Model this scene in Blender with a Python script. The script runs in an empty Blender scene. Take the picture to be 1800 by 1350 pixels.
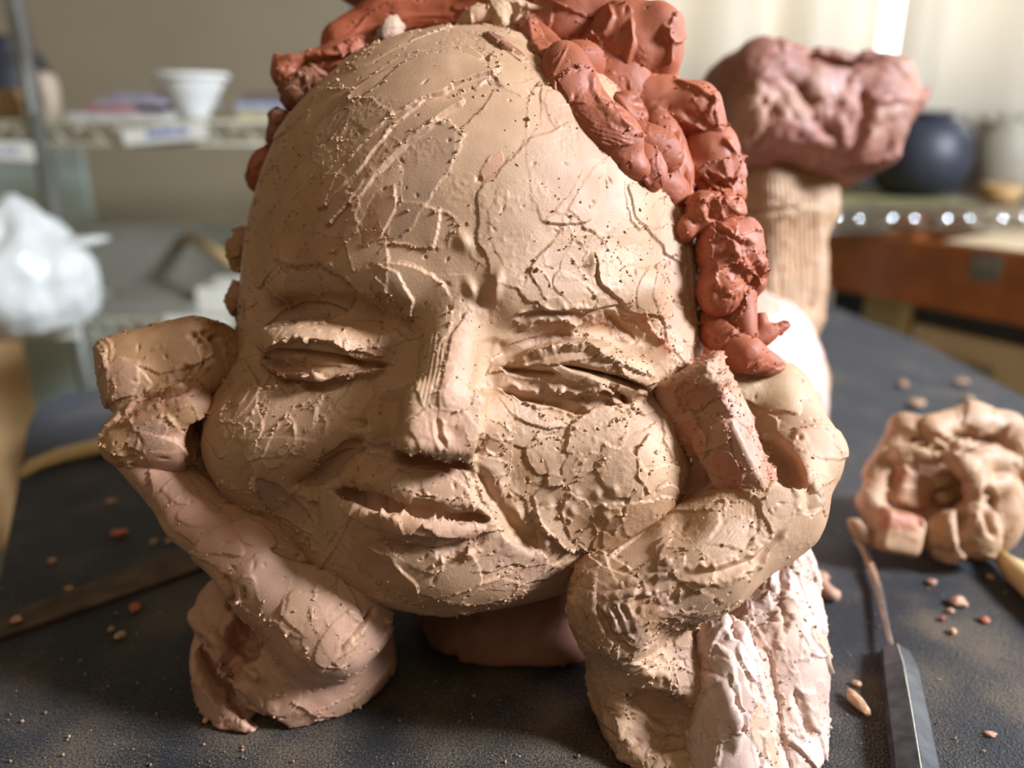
import bpy, bmesh, math, random, time
import numpy as np
from mathutils import Vector, Matrix, Euler
T0 = time.time()
random.seed(7)
rng = np.random.default_rng(11)
SC = bpy.context.scene
COL = SC.collection
# ------------------------------------------------------------------ camera
F = 1350.0
PIT = math.radians(19.0)
CAMZ = 0.25
cp, sp_ = math.cos(PIT), math.sin(PIT)
cam_d = bpy.data.cameras.new('camera')
cam = bpy.data.objects.new('camera', cam_d)
COL.objects.link(cam)
cam.location = (0, 0, CAMZ)
cam.rotation_euler = (math.radians(90) - PIT, 0, 0)
cam_d.sensor_width = 36
cam_d.lens = 36 * F / 1800
cam_d.clip_start = 0.02
cam_d.dof.use_dof = True
cam_d.dof.focus_distance = 0.302
cam_d.dof.aperture_fstop = 3.8
SC.camera = cam
# ------------------------------------------------------------------ world, lights, exposure
world = bpy.data.worlds.new('world')
SC.world = world
world.use_nodes = True
bg = world.node_tree.nodes['Background']
bg.inputs[0].default_value = (1.0, 0.77, 0.46, 1)
bg.inputs[1].default_value = 0.13


def area(name, loc, target, sx, sy, power, col=(1, 1, 1)):
    l = bpy.data.lights.new(name, 'AREA')
    l.shape = 'RECTANGLE'
    l.size, l.size_y, l.energy, l.color = sx, sy, power, col
    o = bpy.data.objects.new(name, l)
    COL.objects.link(o)
    o.location = loc
    o.rotation_euler = (Vector(target) - Vector(loc)).to_track_quat('-Z', 'Y').to_euler()
    return o


area('side_window_daylight', (1.46, -0.02, 1.02), (0.0, 0.33, 0.15), 0.36, 0.36, 70, (0.91, 1.0, 1.13))
area('front_fill_light', (-0.2, -0.95, 1.75), (0.0, 0.40, 0.12), 1.5, 1.0, 5, (1.0, 0.82, 0.58))  # warm fill added behind the camera; no window is seen there
SKY_STRENGTH = 6.0
SC.view_settings.view_transform = 'Standard'
SC.view_settings.look = 'None'
SC.view_settings.gamma = 1
SC.view_settings.exposure = 0.1
SC.view_settings.use_curve_mapping = False
SC.cycles.max_bounces = 6
SC.cycles.use_denoising = True


# ------------------------------------------------------------------ helpers
def to_world(P):
    P = np.asarray(P, dtype=np.float64)
    out = np.empty_like(P)
    out[..., 0] = P[..., 0]
    out[..., 1] = P[..., 2] * cp + P[..., 1] * sp_
    out[..., 2] = CAMZ + P[..., 1] * cp - P[..., 2] * sp_
    return out


def U(px, py, d):
    return np.array([(px - 900) / F * d, (675 - py) / F * d, d])


def W(px, py, d):
    return to_world(U(px, py, d))


def on_z(px, py, z=0.0):
    """world point where the line of sight through a pixel meets the height z"""
    a = W(px, py, 1.0) - np.array([0, 0, CAMZ])
    t = (z - CAMZ) / a[2]
    return np.array([0, 0, CAMZ]) + a * t


def on_y(px, py, Y):
    a = W(px, py, 1.0) - np.array([0, 0, CAMZ])
    return np.array([0, 0, CAMZ]) + a * (Y / a[1])


def lin(r, g, b):
    f = lambda c: (c / 255 / 12.92) if c / 255 <= 0.04045 else ((c / 255 + 0.055) / 1.055) ** 2.4
    return (f(r), f(g), f(b))


def hash3(ix, iy, iz, seed):
    h = (ix.astype(np.uint32) * np.uint32(374761393)) ^ (iy.astype(np.uint32) * np.uint32(668265263)) \
        ^ (iz.astype(np.uint32) * np.uint32(2147483647 - 1013)) ^ np.uint32(seed * 974711 + 12345)
    h = (h ^ (h >> np.uint32(13))) * np.uint32(1274126177)
    h = h ^ (h >> np.uint32(16))
    return (h & np.uint32(0xFFFF)).astype(np.float32) / 32767.5 - 1.0


def vnoise(P, scale, seed=0):
    """value noise in -1..1; scale = feature size in metres"""
    Q = (np.asarray(P, dtype=np.float32) / np.float32(scale)) + np.float32(1000.0)
    I = np.floor(Q).astype(np.int64)
    f = Q - I
    f = f * f * (3 - 2 * f)
    x, y, z = I[:, 0], I[:, 1], I[:, 2]
    fx, fy, fz = f[:, 0], f[:, 1], f[:, 2]
    r = 0
    for dx in (0, 1):
        for dy in (0, 1):
            for dz in (0, 1):
                w = (fx if dx else 1 - fx) * (fy if dy else 1 - fy) * (fz if dz else 1 - fz)
                r = r + w * hash3(x + dx, y + dy, z + dz, seed)
    return r


def fbm(P, scale, seed=0, oct=3):
    r, a, n = 0, 1.0, 0
    for i in range(oct):
        r = r + a * vnoise(P, scale / 2 ** i, seed + i * 17)
        n += a
        a *= 0.55
    return r / n


def sstep(a, b, x):
    t = np.clip((x - a) / (b - a), 0, 1)
    return t * t * (3 - 2 * t)


def tag(o, label=None, cat=None, group=None, kind=None):
    if label: o['label'] = label
    if cat: o['category'] = cat
    if group: o['group'] = group
    if kind: o['kind'] = kind
    return o


def empty(name, loc, label=None, cat=None, group=None):
    o = bpy.data.objects.new(name, None)
    COL.objects.link(o)
    o.empty_display_size = 0.02
    o.location = loc
    o['_w'] = 0
    del o['_w']
    tag(o, label, cat, group)
    return o


def wloc(o):
    v = Vector((0, 0, 0))
    while o is not None:
        v = v + o.location
        o = o.parent
    return v


def mesh_obj(name, V, faces, mat, parent=None, smooth=True, col=None, normals=None):
    """V in world metres; the object is linked with its verts relative to its parent"""
    V = np.asarray(V, dtype=np.float64)
    off = np.array(wloc(parent)) if parent is not None else V.mean(0) * np.array([1, 1, 0]) + np.array([0, 0, V[:, 2].min()])
    me = bpy.data.meshes.new(name)
    L = (V - off)
    if isinstance(faces, np.ndarray):
        n, k = faces.shape
        me.vertices.add(len(L))
        me.vertices.foreach_set('co', L.astype(np.float32).ravel())
        me.loops.add(n * k)
        me.loops.foreach_set('vertex_index', faces.astype(np.int32).ravel())
        me.polygons.add(n)
        me.polygons.foreach_set('loop_start', np.arange(0, n * k, k, dtype=np.int32))
        me.update(calc_edges=True)
    else:
        me.from_pydata([tuple(v) for v in L], [], faces)
    me.polygons.foreach_set('use_smooth', [bool(smooth)] * len(me.polygons))
    if col is not None:
        a = me.color_attributes.new('Col', 'FLOAT_COLOR', 'POINT')
        c4 = np.ones((len(V), 4), dtype=np.float32)
        c4[:, :3] = col
        a.data.foreach_set('color', c4.ravel())
    if normals is not None:
        me.normals_split_custom_set_from_vertices([tuple(n) for n in normals])
    me.validate(verbose=False)
    if mat: me.materials.append(mat)
    o = bpy.data.objects.new(name, me)
    COL.objects.link(o)
    if parent is not None:
        o.parent = parent
    else:
        o.location = off
    return o


# ------------------------------------------------------------------ materials
def new_mat(name):
    m = bpy.data.materials.new(name)
    m.use_nodes = True
    nt = m.node_tree
    return m, nt, nt.nodes, nt.links, nt.nodes['Principled BSDF']


def plain(name, rgb, rough=0.6, metal=0.0, var=0.12, scale=30.0, bump=0.0, bscale=200.0, spec=0.5, trans=0.0, alpha=1.0):
    m, nt, N, L, b = new_mat(name)
    b.inputs['Roughness'].default_value = rough
    b.inputs['Metallic'].default_value = metal
    b.inputs['Specular IOR Level'].default_value = spec
    if trans: b.inputs['Transmission Weight'].default_value = trans
    if alpha < 1: b.inputs['Alpha'].default_value = alpha
    tc = N.new('ShaderNodeTexCoord')
    nz = N.new('ShaderNodeTexNoise')
    nz.inputs['Scale'].default_value = scale
    nz.inputs['Detail'].default_value = 5
    L.new(tc.outputs['Object'], nz.inputs['Vector'])
    cr = N.new('ShaderNodeValToRGB')
    cr.color_ramp.elements[0].position = 0.3
    cr.color_ramp.elements[1].position = 0.7
    cr.color_ramp.elements[0].color = tuple(max(0, c * (1 - var)) for c in rgb) + (1,)
    cr.color_ramp.elements[1].color = tuple(min(1, c * (1 + var)) for c in rgb) + (1,)
    L.new(nz.outputs['Fac'], cr.inputs['Fac'])
    L.new(cr.outputs['Color'], b.inputs['Base Color'])
    if bump:
        n2 = N.new('ShaderNodeTexNoise')
        n2.inputs['Scale'].default_value = bscale
        n2.inputs['Detail'].default_value = 4
        L.new(tc.outputs['Object'], n2.inputs['Vector'])
        bp = N.new('ShaderNodeBump')
        bp.inputs['Strength'].default_value = bump
        bp.inputs['Distance'].default_value = 0.3 / bscale
        L.new(n2.outputs['Fac'], bp.inputs['Height'])
        L.new(bp.outputs['Normal'], b.inputs['Normal'])
    return m


def clay_mat(name, rough=0.5, grain=0.35, spec=0.45):
    """moist clay: the colour of each smear is stored on the mesh, with painted light and shade"""
    m, nt, N, L, b = new_mat(name)
    at = N.new('ShaderNodeAttribute')
    at.attribute_name = 'Col'
    tc = N.new('ShaderNodeTexCoord')
    n1 = N.new('ShaderNodeTexNoise')
    n1.inputs['Scale'].default_value = 60
    n1.inputs['Detail'].default_value = 6
    L.new(tc.outputs['Object'], n1.inputs['Vector'])
    mx = N.new('ShaderNodeMix')
    mx.data_type = 'RGBA'
    mx.blend_type = 'MULTIPLY'
    mx.inputs[0].default_value = 1.0
    cr = N.new('ShaderNodeValToRGB')
    cr.color_ramp.elements[0].position = 0.25
    cr.color_ramp.elements[1].position = 0.75
    cr.color_ramp.elements[0].color = (0.86, 0.82, 0.80, 1)
    cr.color_ramp.elements[1].color = (1.10, 1.10, 1.10, 1)
    L.new(n1.outputs['Fac'], cr.inputs['Fac'])
    L.new(at.outputs['Color'], mx.inputs[6])
    L.new(cr.outputs['Color'], mx.inputs[7])
    L.new(mx.outputs[2], b.inputs['Base Color'])
    n2 = N.new('ShaderNodeTexNoise')
    n2.inputs['Scale'].default_value = 1300
    n2.inputs['Detail'].default_value = 5
    n2.inputs['Roughness'].default_value = 0.65
    L.new(tc.outputs['Object'], n2.inputs['Vector'])
    n3 = N.new('ShaderNodeTexNoise')
    n3.inputs['Scale'].default_value = 90
    L.new(tc.outputs['Object'], n3.inputs['Vector'])
    mr = N.new('ShaderNodeMapRange')
    mr.inputs[1].default_value = 0.35
    mr.inputs[2].default_value = 0.65
    mr.inputs[3].default_value = rough - 0.08
    mr.inputs[4].default_value = rough + 0.12
    L.new(n3.outputs['Fac'], mr.inputs[0])
    L.new(mr.outputs[0], b.inputs['Roughness'])
    b.inputs['Specular IOR Level'].default_value = spec
    bp = N.new('ShaderNodeBump')
    bp.inputs['Strength'].default_value = grain
    bp.inputs['Distance'].default_value = 0.0006
    L.new(n2.outputs['Fac'], bp.inputs['Height'])
    L.new(bp.outputs['Normal'], b.inputs['Normal'])
    return m


M_CLAY = clay_mat('tan_clay')
M_RED = clay_mat('red_clay', 0.5, 0.3, 0.4)
TAN = np.array(lin(187, 149, 117))
TAN2 = np.array(lin(176, 133, 95))
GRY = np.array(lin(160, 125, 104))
PNK = np.array(lin(192, 147, 120))
RED = np.array(lin(178, 104, 78))
HAIR = np.array(lin(164, 92, 64))
# ------------------------------------------------------------------ clay modelling: solid shapes, meshed, then worked with the knife
def rot(rx=0, ry=0, rz=0):
    return np.array(Euler((math.radians(rx), math.radians(ry), math.radians(rz)), 'XYZ').to_matrix())


def E(px, py, d, rx, ry, rz, roll=0, yaw=0, pitch=0, k=10, op='+'):
    s = d / F
    return ('ell', U(px, py, d), np.array([rx, ry, rz]) * s, rot(pitch, yaw, -roll), k * s, op)


def CAP(a, b, ra, rb, k=10, op='+', flat=1.0):
    A, B = U(*a), U(*b)
    return ('cap', A, B, ra * a[2] / F, rb * b[2] / F, k * a[2] / F, op)


def BOX(px, py, d, hx, hy, hz, rnd, roll=0, yaw=0, pitch=0, k=6, op='+'):
    s = d / F
    return ('box', U(px, py, d), np.array([hx, hy, hz]) * s, rot(pitch, yaw, -roll), rnd * s, k * s, op)


def sdf_eval(prims, X, Y, Z):
    D = None
    for p in prims:
        if p[0] == 'ell':
            _, c, r, R, k, op = p
            dx, dy, dz = X - c[0], Y - c[1], Z - c[2]
            if np.allclose(R, np.eye(3)):
                a, b, e = dx, dy, dz
            else:
                a = R[0, 0] * dx + R[1, 0] * dy + R[2, 0] * dz
                b = R[0, 1] * dx + R[1, 1] * dy + R[2, 1] * dz
                e = R[0, 2] * dx + R[1, 2] * dy + R[2, 2] * dz
            k0 = np.sqrt((a / r[0]) ** 2 + (b / r[1]) ** 2 + (e / r[2]) ** 2)
            k1 = np.sqrt((a / r[0] ** 2) ** 2 + (b / r[1] ** 2) ** 2 + (e / r[2] ** 2) ** 2) + 1e-9
            d = np.where(k0 < 0.3, (k0 - 1) * r.min(), k0 * (k0 - 1) / k1)
        elif p[0] == 'cap':
            _, A, B, ra, rb, k, op = p
            v = B - A
            t = np.clip(((X - A[0]) * v[0] + (Y - A[1]) * v[1] + (Z - A[2]) * v[2]) / (v @ v), 0, 1)
            d = np.sqrt((X - A[0] - t * v[0]) ** 2 + (Y - A[1] - t * v[1]) ** 2 + (Z - A[2] - t * v[2]) ** 2) - (ra + (rb - ra) * t)
        else:
            _, c, h, R, rn, k, op = p
            dx, dy, dz = X - c[0], Y - c[1], Z - c[2]
            a = np.abs(R[0, 0] * dx + R[1, 0] * dy + R[2, 0] * dz) - h[0] + rn
            b = np.abs(R[0, 1] * dx + R[1, 1] * dy + R[2, 1] * dz) - h[1] + rn
            e = np.abs(R[0, 2] * dx + R[1, 2] * dy + R[2, 2] * dz) - h[2] + rn
            d = np.sqrt(np.maximum(a, 0) ** 2 + np.maximum(b, 0) ** 2 + np.maximum(e, 0) ** 2) \
                + np.minimum(np.maximum(a, np.maximum(b, e)), 0) - rn
        d = d.astype(np.float32)
        if D is None:
            D = d
        elif op == '+':
            h = np.clip(0.5 + 0.5 * (d - D) / k, 0, 1)
            D = d + (D - d) * h - k * h * (1 - h)
        else:
            d = -d
            h = np.clip(0.5 - 0.5 * (d - D) / k, 0, 1)
            D = d + (D - d) * h + k * h * (1 - h)
    return D


def prim_bounds(prims, pad):
    lo, hi = np.full(3, 9.0), np.full(3, -9.0)
    for p in prims:
        if p[-1] != '+': continue
        if p[0] == 'cap':
            for c, r in ((p[1], p[3]), (p[2], p[4])):
                lo, hi = np.minimum(lo, c - r), np.maximum(hi, c + r)
        else:
            e = np.abs(p[3]) @ p[2]
            lo, hi = np.minimum(lo, p[1] - e), np.maximum(hi, p[1] + e)
    return lo - pad, hi + pad


def surface_nets(D, org, st):
    nx, ny, nz = D.shape
    S = D < 0
    c = [S[a:nx - 1 + a, b:ny - 1 + b, e:nz - 1 + e] for a in (0, 1) for b in (0, 1) for e in (0, 1)]
    cnt = sum(x.astype(np.int8) for x in c)
    act = (cnt > 0) & (cnt < 8)
    idx = np.full(act.shape, -1, dtype=np.int64)
    ii = np.argwhere(act)
    idx[act] = np.arange(len(ii))
    acc = np.zeros((len(ii), 3))
    num = np.zeros(len(ii))
    cor = [(a, b, e) for a in (0, 1) for b in (0, 1) for e in (0, 1)]
    vals = [D[ii[:, 0] + a, ii[:, 1] + b, ii[:, 2] + e] for a, b, e in cor]
    for i in range(8):
        for j in range(i + 1, 8):
            df = np.abs(np.array(cor[i]) - np.array(cor[j]))
            if df.sum() != 1: continue
            va, vb = vals[i], vals[j]
            m = (va < 0) != (vb < 0)
            t = np.where(m, va / np.where(m, va - vb, 1), 0)
            p = np.array(cor[i])[None] + t[:, None] * (np.array(cor[j]) - np.array(cor[i]))[None]
            acc += p * m[:, None]
            num += m
    V = (ii + acc / num[:, None]) * st + org
    quads = []
    for ax in range(3):
        sl0 = [slice(None)] * 3
        sl1 = [slice(None)] * 3
        sl0[ax] = slice(0, -1)
        sl1[ax] = slice(1, None)
        a, b = S[tuple(sl0)], S[tuple(sl1)]
        ch = np.argwhere(a != b)
        o1, o2 = [(1, 2), (2, 0), (0, 1)][ax]
        ok = (ch[:, o1] > 0) & (ch[:, o2] > 0) & (ch[:, o1] < D.shape[o1] - 1) & (ch[:, o2] < D.shape[o2] - 1)
        ch = ch[ok]
        ins = a[ch[:, 0], ch[:, 1], ch[:, 2]]

        def g(d1, d2):
            q = ch.copy()
            q[:, o1] -= d1
            q[:, o2] -= d2
            return idx[q[:, 0], q[:, 1], q[:, 2]]
        q = np.stack([g(1, 1), g(0, 1), g(0, 0), g(1, 0)], 1)
        q[~ins] = q[~ins][:, ::-1]
        quads.append(q)
    return V, np.concatenate(quads)


def subdivide(V, Q, lev):
    if lev == 0: return V, Q
    me = bpy.data.meshes.new('tmp')
    me.vertices.add(len(V))
    me.vertices.foreach_set('co', V.astype(np.float32).ravel())
    me.loops.add(Q.size)
    me.loops.foreach_set('vertex_index', Q.astype(np.int32).ravel())
    me.polygons.add(len(Q))
    me.polygons.foreach_set('loop_start', np.arange(0, Q.size, 4, dtype=np.int32))
    me.update(calc_edges=True)
    o = bpy.data.objects.new('tmp', me)
    COL.objects.link(o)
    md = o.modifiers.new('s', 'SUBSURF')
    md.levels = lev
    dg = bpy.context.evaluated_depsgraph_get()
    ev = o.evaluated_get(dg)
    m2 = ev.to_mesh()
    V2 = np.empty(len(m2.vertices) * 3, dtype=np.float32)
    m2.vertices.foreach_get('co', V2)
    Q2 = np.empty(len(m2.loops), dtype=np.int32)
    m2.loops.foreach_get('vertex_index', Q2)
    ev.to_mesh_clear()
    bpy.data.objects.remove(o)
    bpy.data.meshes.remove(me)
    return V2.reshape(-1, 3).astype(np.float64), Q2.reshape(-1, 4).astype(np.int64)


def vnormals(V, Q):
    n = np.cross(V[Q[:, 2]] - V[Q[:, 0]], V[Q[:, 3]] - V[Q[:, 1]])
    N = np.zeros_like(V)
    for i in range(4):
        for c in range(3):
            N[:, c] += np.bincount(Q[:, i], weights=n[:, c], minlength=len(V))
    return N / (np.linalg.norm(N, axis=1)[:, None] + 1e-12)


class Clay:
    def __init__(s, prims, step=0.0024, lev=2, lump=0.0012, lumpscale=0.02, seed=1, floor=True, base=TAN, ztop=None):
        lo, hi = prim_bounds(prims, 0.008)
        ax = [np.arange(lo[i], hi[i] + step, step, dtype=np.float32) for i in range(3)]
        X, Y, Z = np.meshgrid(*ax, indexing='ij', sparse=True)
        D = sdf_eval(prims, X, Y, Z)
        if floor:
            zw = CAMZ + Y * cp - Z * sp_
            D = np.maximum(D, (0.0006 - zw).astype(np.float32))
        V, Q = surface_nets(D, lo, step)
        # fine mesh where the sculptor's knife is seen, coarse mesh round the back
        Nc = vnormals(V, Q)
        fc = -(Nc * V / np.linalg.norm(V, axis=1)[:, None]).sum(1)
        s.Vb = None
        if lev >= 2:
            qf, qb = fc[Q].max(1) > -0.22, fc[Q].min(1) < -0.17
            ub, ib = np.unique(Q[qb], return_inverse=True)
            if len(ub):
                s.Vb, s.Qb = V[ub] - Nc[ub] * 0.0001, ib.reshape(-1, 4)
                s.Nb = Nc[ub]
                if lump: s.Vb = s.Vb + s.Nb * (fbm(s.Vb, lumpscale, seed, 3) * lump)[:, None]
            uf, i_f = np.unique(Q[qf], return_inverse=True)
            V, Q = V[uf], i_f.reshape(-1, 4)
        V, Q = subdivide(V, Q, lev)
        s.base = np.array(base, dtype=float)
        s.V0, s.Q = V, Q
        s.N = vnormals(V, Q)
        if lump:
            V = V + s.N * (fbm(V, lumpscale, seed, 3) * lump)[:, None]
            s.V0 = V
            s.N = vnormals(V, Q)
        s.seed = seed
        s.col = np.tile(base, (len(V), 1)).astype(np.float64)
        s.rough = np.zeros(len(V))
        s.h = np.zeros(len(V))
        s.na = vnoise(V, 0.005, seed + 50)
        s.nb = vnoise(V, 0.0018, seed + 60)
        s.nc = vnoise(V, 0.0010, seed + 70)
        s.prep()

    def prep(s):
        V = s.V0
        s.px = 900 + F * V[:, 0] / V[:, 2]
        s.py = 675 - F * V[:, 1] / V[:, 2]
        view = V / np.linalg.norm(V, axis=1)[:, None]
        s.face = -(s.N * view).sum(1)
        fr = np.where(s.face > 0.03)[0]
        s.fi = fr[np.argsort(s.py[fr])]
        s.fy = s.py[s.fi]
        s.yi = np.argsort(V[:, 1])
        s.yy = V[s.yi, 1]

    def rebase(s):
        """take the worked surface as the new base"""
        s.V0 = s.V0 + s.N * s.h[:, None]
        s.h[:] = 0
        s.N = vnormals(s.V0, s.Q)
        s.prep()

    def sel(s, x0, y0, x1, y1):
        a, b = np.searchsorted(s.fy, [y0, y1])
        c = s.fi[a:b]
        x = s.px[c]
        return c[(x >= x0) & (x <= x1)]

    def _poly(s, pts, pad):
        P = np.array(pts, dtype=float)
        x0, y0 = P.min(0)
        x1, y1 = P.max(0)
        c = s.sel(x0 - pad, y0 - pad, x1 + pad, y1 + pad)
        if len(c) == 0: return c, None, None, None
        q = np.stack([s.px[c], s.py[c]], 1)
        best = np.full(len(c), 1e9)
        sg = np.zeros(len(c))
        tt = np.zeros(len(c))
        seg = np.linalg.norm(np.diff(P, axis=0), axis=1)
        cum = np.concatenate([[0], np.cumsum(seg)])
        ext = np.zeros(len(c))
        for i in range(len(P) - 1):
            v = P[i + 1] - P[i]
            w = q - P[i]
            t = np.clip((w @ v) / (v @ v), 0, 1)
            dd = w - t[:, None] * v
            d = np.hypot(dd[:, 0], dd[:, 1])
            cr = (v[0] * w[:, 1] - v[1] * w[:, 0])
            m = d < best
            best[m] = d[m]
            sg[m] = np.sign(cr[m])
            tt[m] = ((cum[i] + t * seg[i]) / cum[-1])[m]
        return c, best, sg, tt

    def mm(s, c):
        return s.V0[c, 2] / F      # metres per pixel there

    def crease(s, pts, w, dep, lip=0.0, ends=True, jag=0.25, color=None):
        """a groove along a line; dep in px (negative = ridge)"""
        c, d, sg, t = s._poly(pts, w * 4)
        if d is None: return
        e = (sstep(-0.02, 0.15, t) * sstep(1.02, 0.85, t)) if ends else 1.0
        w2 = w * (0.35 + 0.65 * e) * (1 + jag * s.na[c])
        g = np.exp(-(d / w2) ** 2)
        l = np.exp(-((d - 2.0 * w2) / (0.8 * w2)) ** 2)
        s.h[c] += s.mm(c) * e * (-dep * g + lip * l * (0.6 + 0.6 * s.nb[c]))
        if color is not None:
            k = (g * e * 0.8)[:, None]
            s.col[c] = s.col[c] * (1 - k) + np.array(color) * k

    def step(s, pts, w, hgt, edge=2.5, lip=0.0, jag=3.0, both=False, color=None):
        """a torn edge: the right-hand side (y down) of the line is raised by hgt px and fades out over w px"""
        c, d, sg, t = s._poly(pts, w * 1.3)
        if d is None: return
        e = sstep(-0.02, 0.12, t) * sstep(1.02, 0.88, t)
        x = d * sg + jag * (s.na[c] + 0.6 * s.nb[c])
        up = sstep(-edge, edge, x) * sstep(w, 0, x)
        l = np.exp(-((x - edge) / (edge * 1.3)) ** 2)
        s.h[c] += s.mm(c) * e * (hgt * up + lip * l * np.clip(0.5 + s.nb[c] + 0.5 * s.nc[c], 0, 2))
        if both:
            dn = sstep(edge, -edge, x) * sstep(-w * 0.7, 0, x)
            s.h[c] -= s.mm(c) * e * 0.6 * hgt * dn
        s.rough[c] = np.maximum(s.rough[c], l * e)
        if color is not None:
            k = (up * e)[:, None] * 0.9
            s.col[c] = s.col[c] * (1 - k) + np.array(color) * k

    def bump(s, px, py, rx, ry, hgt, roll=0, p=2):
        R = max(rx, ry) * 2
        c = s.sel(px - R, py - R, px + R, py + R)
        if len(c) == 0: return
        a = math.radians(roll)
        x, y = s.px[c] - px, s.py[c] - py
        u, v = x * math.cos(a) + y * math.sin(a), -x * math.sin(a) + y * math.cos(a)
        s.h[c] += s.mm(c) * hgt * np.exp(-((u / rx) ** 2 + (v / ry) ** 2) ** (p / 2))

    def swipe(s, pts, wid, dep=0.0, tilt=0.0, lip=2.0, flat=0.6, color=None, ck=0.7, soft=0.04, lines=0.0, cup=0.0):
        """one long pull of the knife along a line: levels a strip wid px wide and leaves torn edges"""
        c, d, sg, t = s._poly(pts, wid * 1.4)
        if d is None or len(c) < 20: return
        prof = (sstep(0, 0.25, t) * 0.7 + 0.3) * (0.3 + 0.7 * sstep(1.0, 0.75, t))
        x = d * sg / (wid * prof)
        inn = (t > 0.001) & (t < 0.999)
        r = np.abs(x) + 0.055 * s.na[c] + 0.04 * s.nb[c] + np.where(inn, 0, 0.25)
        k = sstep(1 + soft, 1 - soft, r)
        if k.sum() < 10: return
        hm = (s.h[c] * k).sum() / k.sum()
        mm = s.mm(c)
        tgt = hm + mm * (dep + tilt * x + cup * (np.minimum(x * x, 1.2) - 0.5)) + lines * mm * np.sin(d * sg * 0.9 + 2 * s.na[c])
        s.h[c] += (tgt - s.h[c]) * k * flat
        l = np.exp(-((r - 1) * wid / 1.9) ** 2)
        s.h[c] += mm * lip * 0.6 * l * np.clip(0.35 + s.nb[c] + 0.6 * s.nc[c], 0, 2) * sstep(-0.5, 0.5, s.na[c])
        s.rough[c] = np.maximum(s.rough[c], l * 0.45)
        if color is not None:
            kk = (k * ck)[:, None] * (0.75 + 0.25 * s.na[c])[:, None]
            s.col[c] = s.col[c] * (1 - kk) + np.array(color) * kk

    def strokes(s, n, Lr, Wr, dep=(0.0003, 0.0009), tilt=0.0006, lip=0.0006, flat=0.55, colors=(), pc=0.3,
                dirn=None, where=None, seed=0, front=0.8):
        r = np.random.default_rng(s.seed * 1000 + seed)
        V, N = s.V0, s.N
        pool = np.where(s.face > 0)[0] if where is None else where
        if len(pool) == 0: return
        allv = np.arange(len(V))
        for i in range(n):
            ci = pool[r.integers(len(pool))] if r.random() < front or where is not None else allv[r.integers(len(V))]
            p, nn = V[ci], N[ci]
            if dirn is not None and r.random() < 0.8:
                d = np.array(dirn(s.px[ci], s.py[ci]), dtype=float)
                a = math.radians(r.normal(0, 22))
                d = np.array([d[0] * math.cos(a) - d[1] * math.sin(a), -(d[0] * math.sin(a) + d[1] * math.cos(a)), 0])
            else:
                d = r.normal(size=3)
            t = d - nn * (d @ nn)
            t /= np.linalg.norm(t) + 1e-9
            b = np.cross(nn, t)
            L = r.uniform(*Lr)
            Wd = min(L, r.uniform(*Wr))
            R = L * 1.25
            a0, a1 = np.searchsorted(s.yy, [p[1] - R, p[1] + R])
            c = s.yi[a0:a1]
            q = V[c]
            c = c[(np.abs(q[:, 0] - p[0]) < R) & (np.abs(q[:, 2] - p[2]) < R)]
            c = c[(N[c] @ nn) > 0.25]
            if len(c) < 12: continue
            q = V[c] - p
            u, v, w = q @ t / L, q @ b / Wd, q @ nn
            bend = r.normal(0, 0.25)
            v = v + bend * (u * u - 0.3)
            pw = r.uniform(2.0, 3.5)
            rr = (np.abs(u) ** pw + np.abs(v) ** pw) ** (1 / pw) + 0.07 * s.na[c] + 0.05 * s.nb[c]
            k = sstep(1.025, 0.975, rr)
            if k.sum() < 8: continue
            hm = (s.h[c] * k).sum() / k.sum()
            dd = r.uniform(*dep) * (1 if r.random() < 0.7 else -0.5)
            tgt = hm + dd + tilt * (r.normal() * v + 0.6 * r.normal() * u) - 0.5 * w * (np.abs(w) < 0.004)
            s.h[c] += (tgt - s.h[c]) * k * flat
            l = np.exp(-((rr - 1) * Wd / 0.00045) ** 2) * (0.25 + 0.75 * (u > 0.2))
            s.h[c] += lip * l * np.clip(0.3 + s.nb[c] + 0.7 * s.nc[c], 0, 2)
            s.rough[c] = np.maximum(s.rough[c], l)
            if len(colors) and r.random() < pc:
                cc = colors[r.integers(len(colors))]
                kk = (k * r.uniform(0.25, 0.7))[:, None]
                s.col[c] = s.col[c] * (1 - kk) + cc * kk

    def grit(s, amt=0.00025, where=None):
        """the crumbly drag of a dry knife in patches"""
        m = sstep(0.05, 0.5, fbm(s.V0, 0.018, s.seed + 5, 2))
        m = np.maximum(m * 0.5, s.rough)
        if where is not None: m = np.maximum(m, where)
        s.h += amt * m * (np.maximum(s.nb, 0) * 1.6 + np.maximum(s.nc, 0) * 1.2)
        s.h += amt * 0.25 * s.na

    def pits(s, n, seed=0, r=(0.0003, 0.0007), dep=0.0007):
        g = np.random.default_rng(s.seed * 77 + seed)
        pool = np.where(s.face > 0.1)[0]
        for i in range(n):
            ci = pool[g.integers(len(pool))]
            p = s.V0[ci]
            rr = g.uniform(*r)
            R = rr * 4
            a0, a1 = np.searchsorted(s.yy, [p[1] - R, p[1] + R])
            c = s.yi[a0:a1]
            q = s.V0[c] - p
            d = g.normal(size=3)
            d /= np.linalg.norm(d)
            al = q @ d
            r2 = (q ** 2).sum(1) - al ** 2 + (al / 3) ** 2
            s.h[c] -= dep * np.exp(-r2 / rr ** 2)

    def finish(s):
        V = s.V0 + s.N * s.h[:, None]
        s.Vf = V
        s.Nf = vnormals(V, s.Q)
        v = fbm(V, 0.03, s.seed + 3, 2)[:, None]
        s.colf = np.clip(s.col * (1 + 0.07 * v), 0, 1)
        return s

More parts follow.
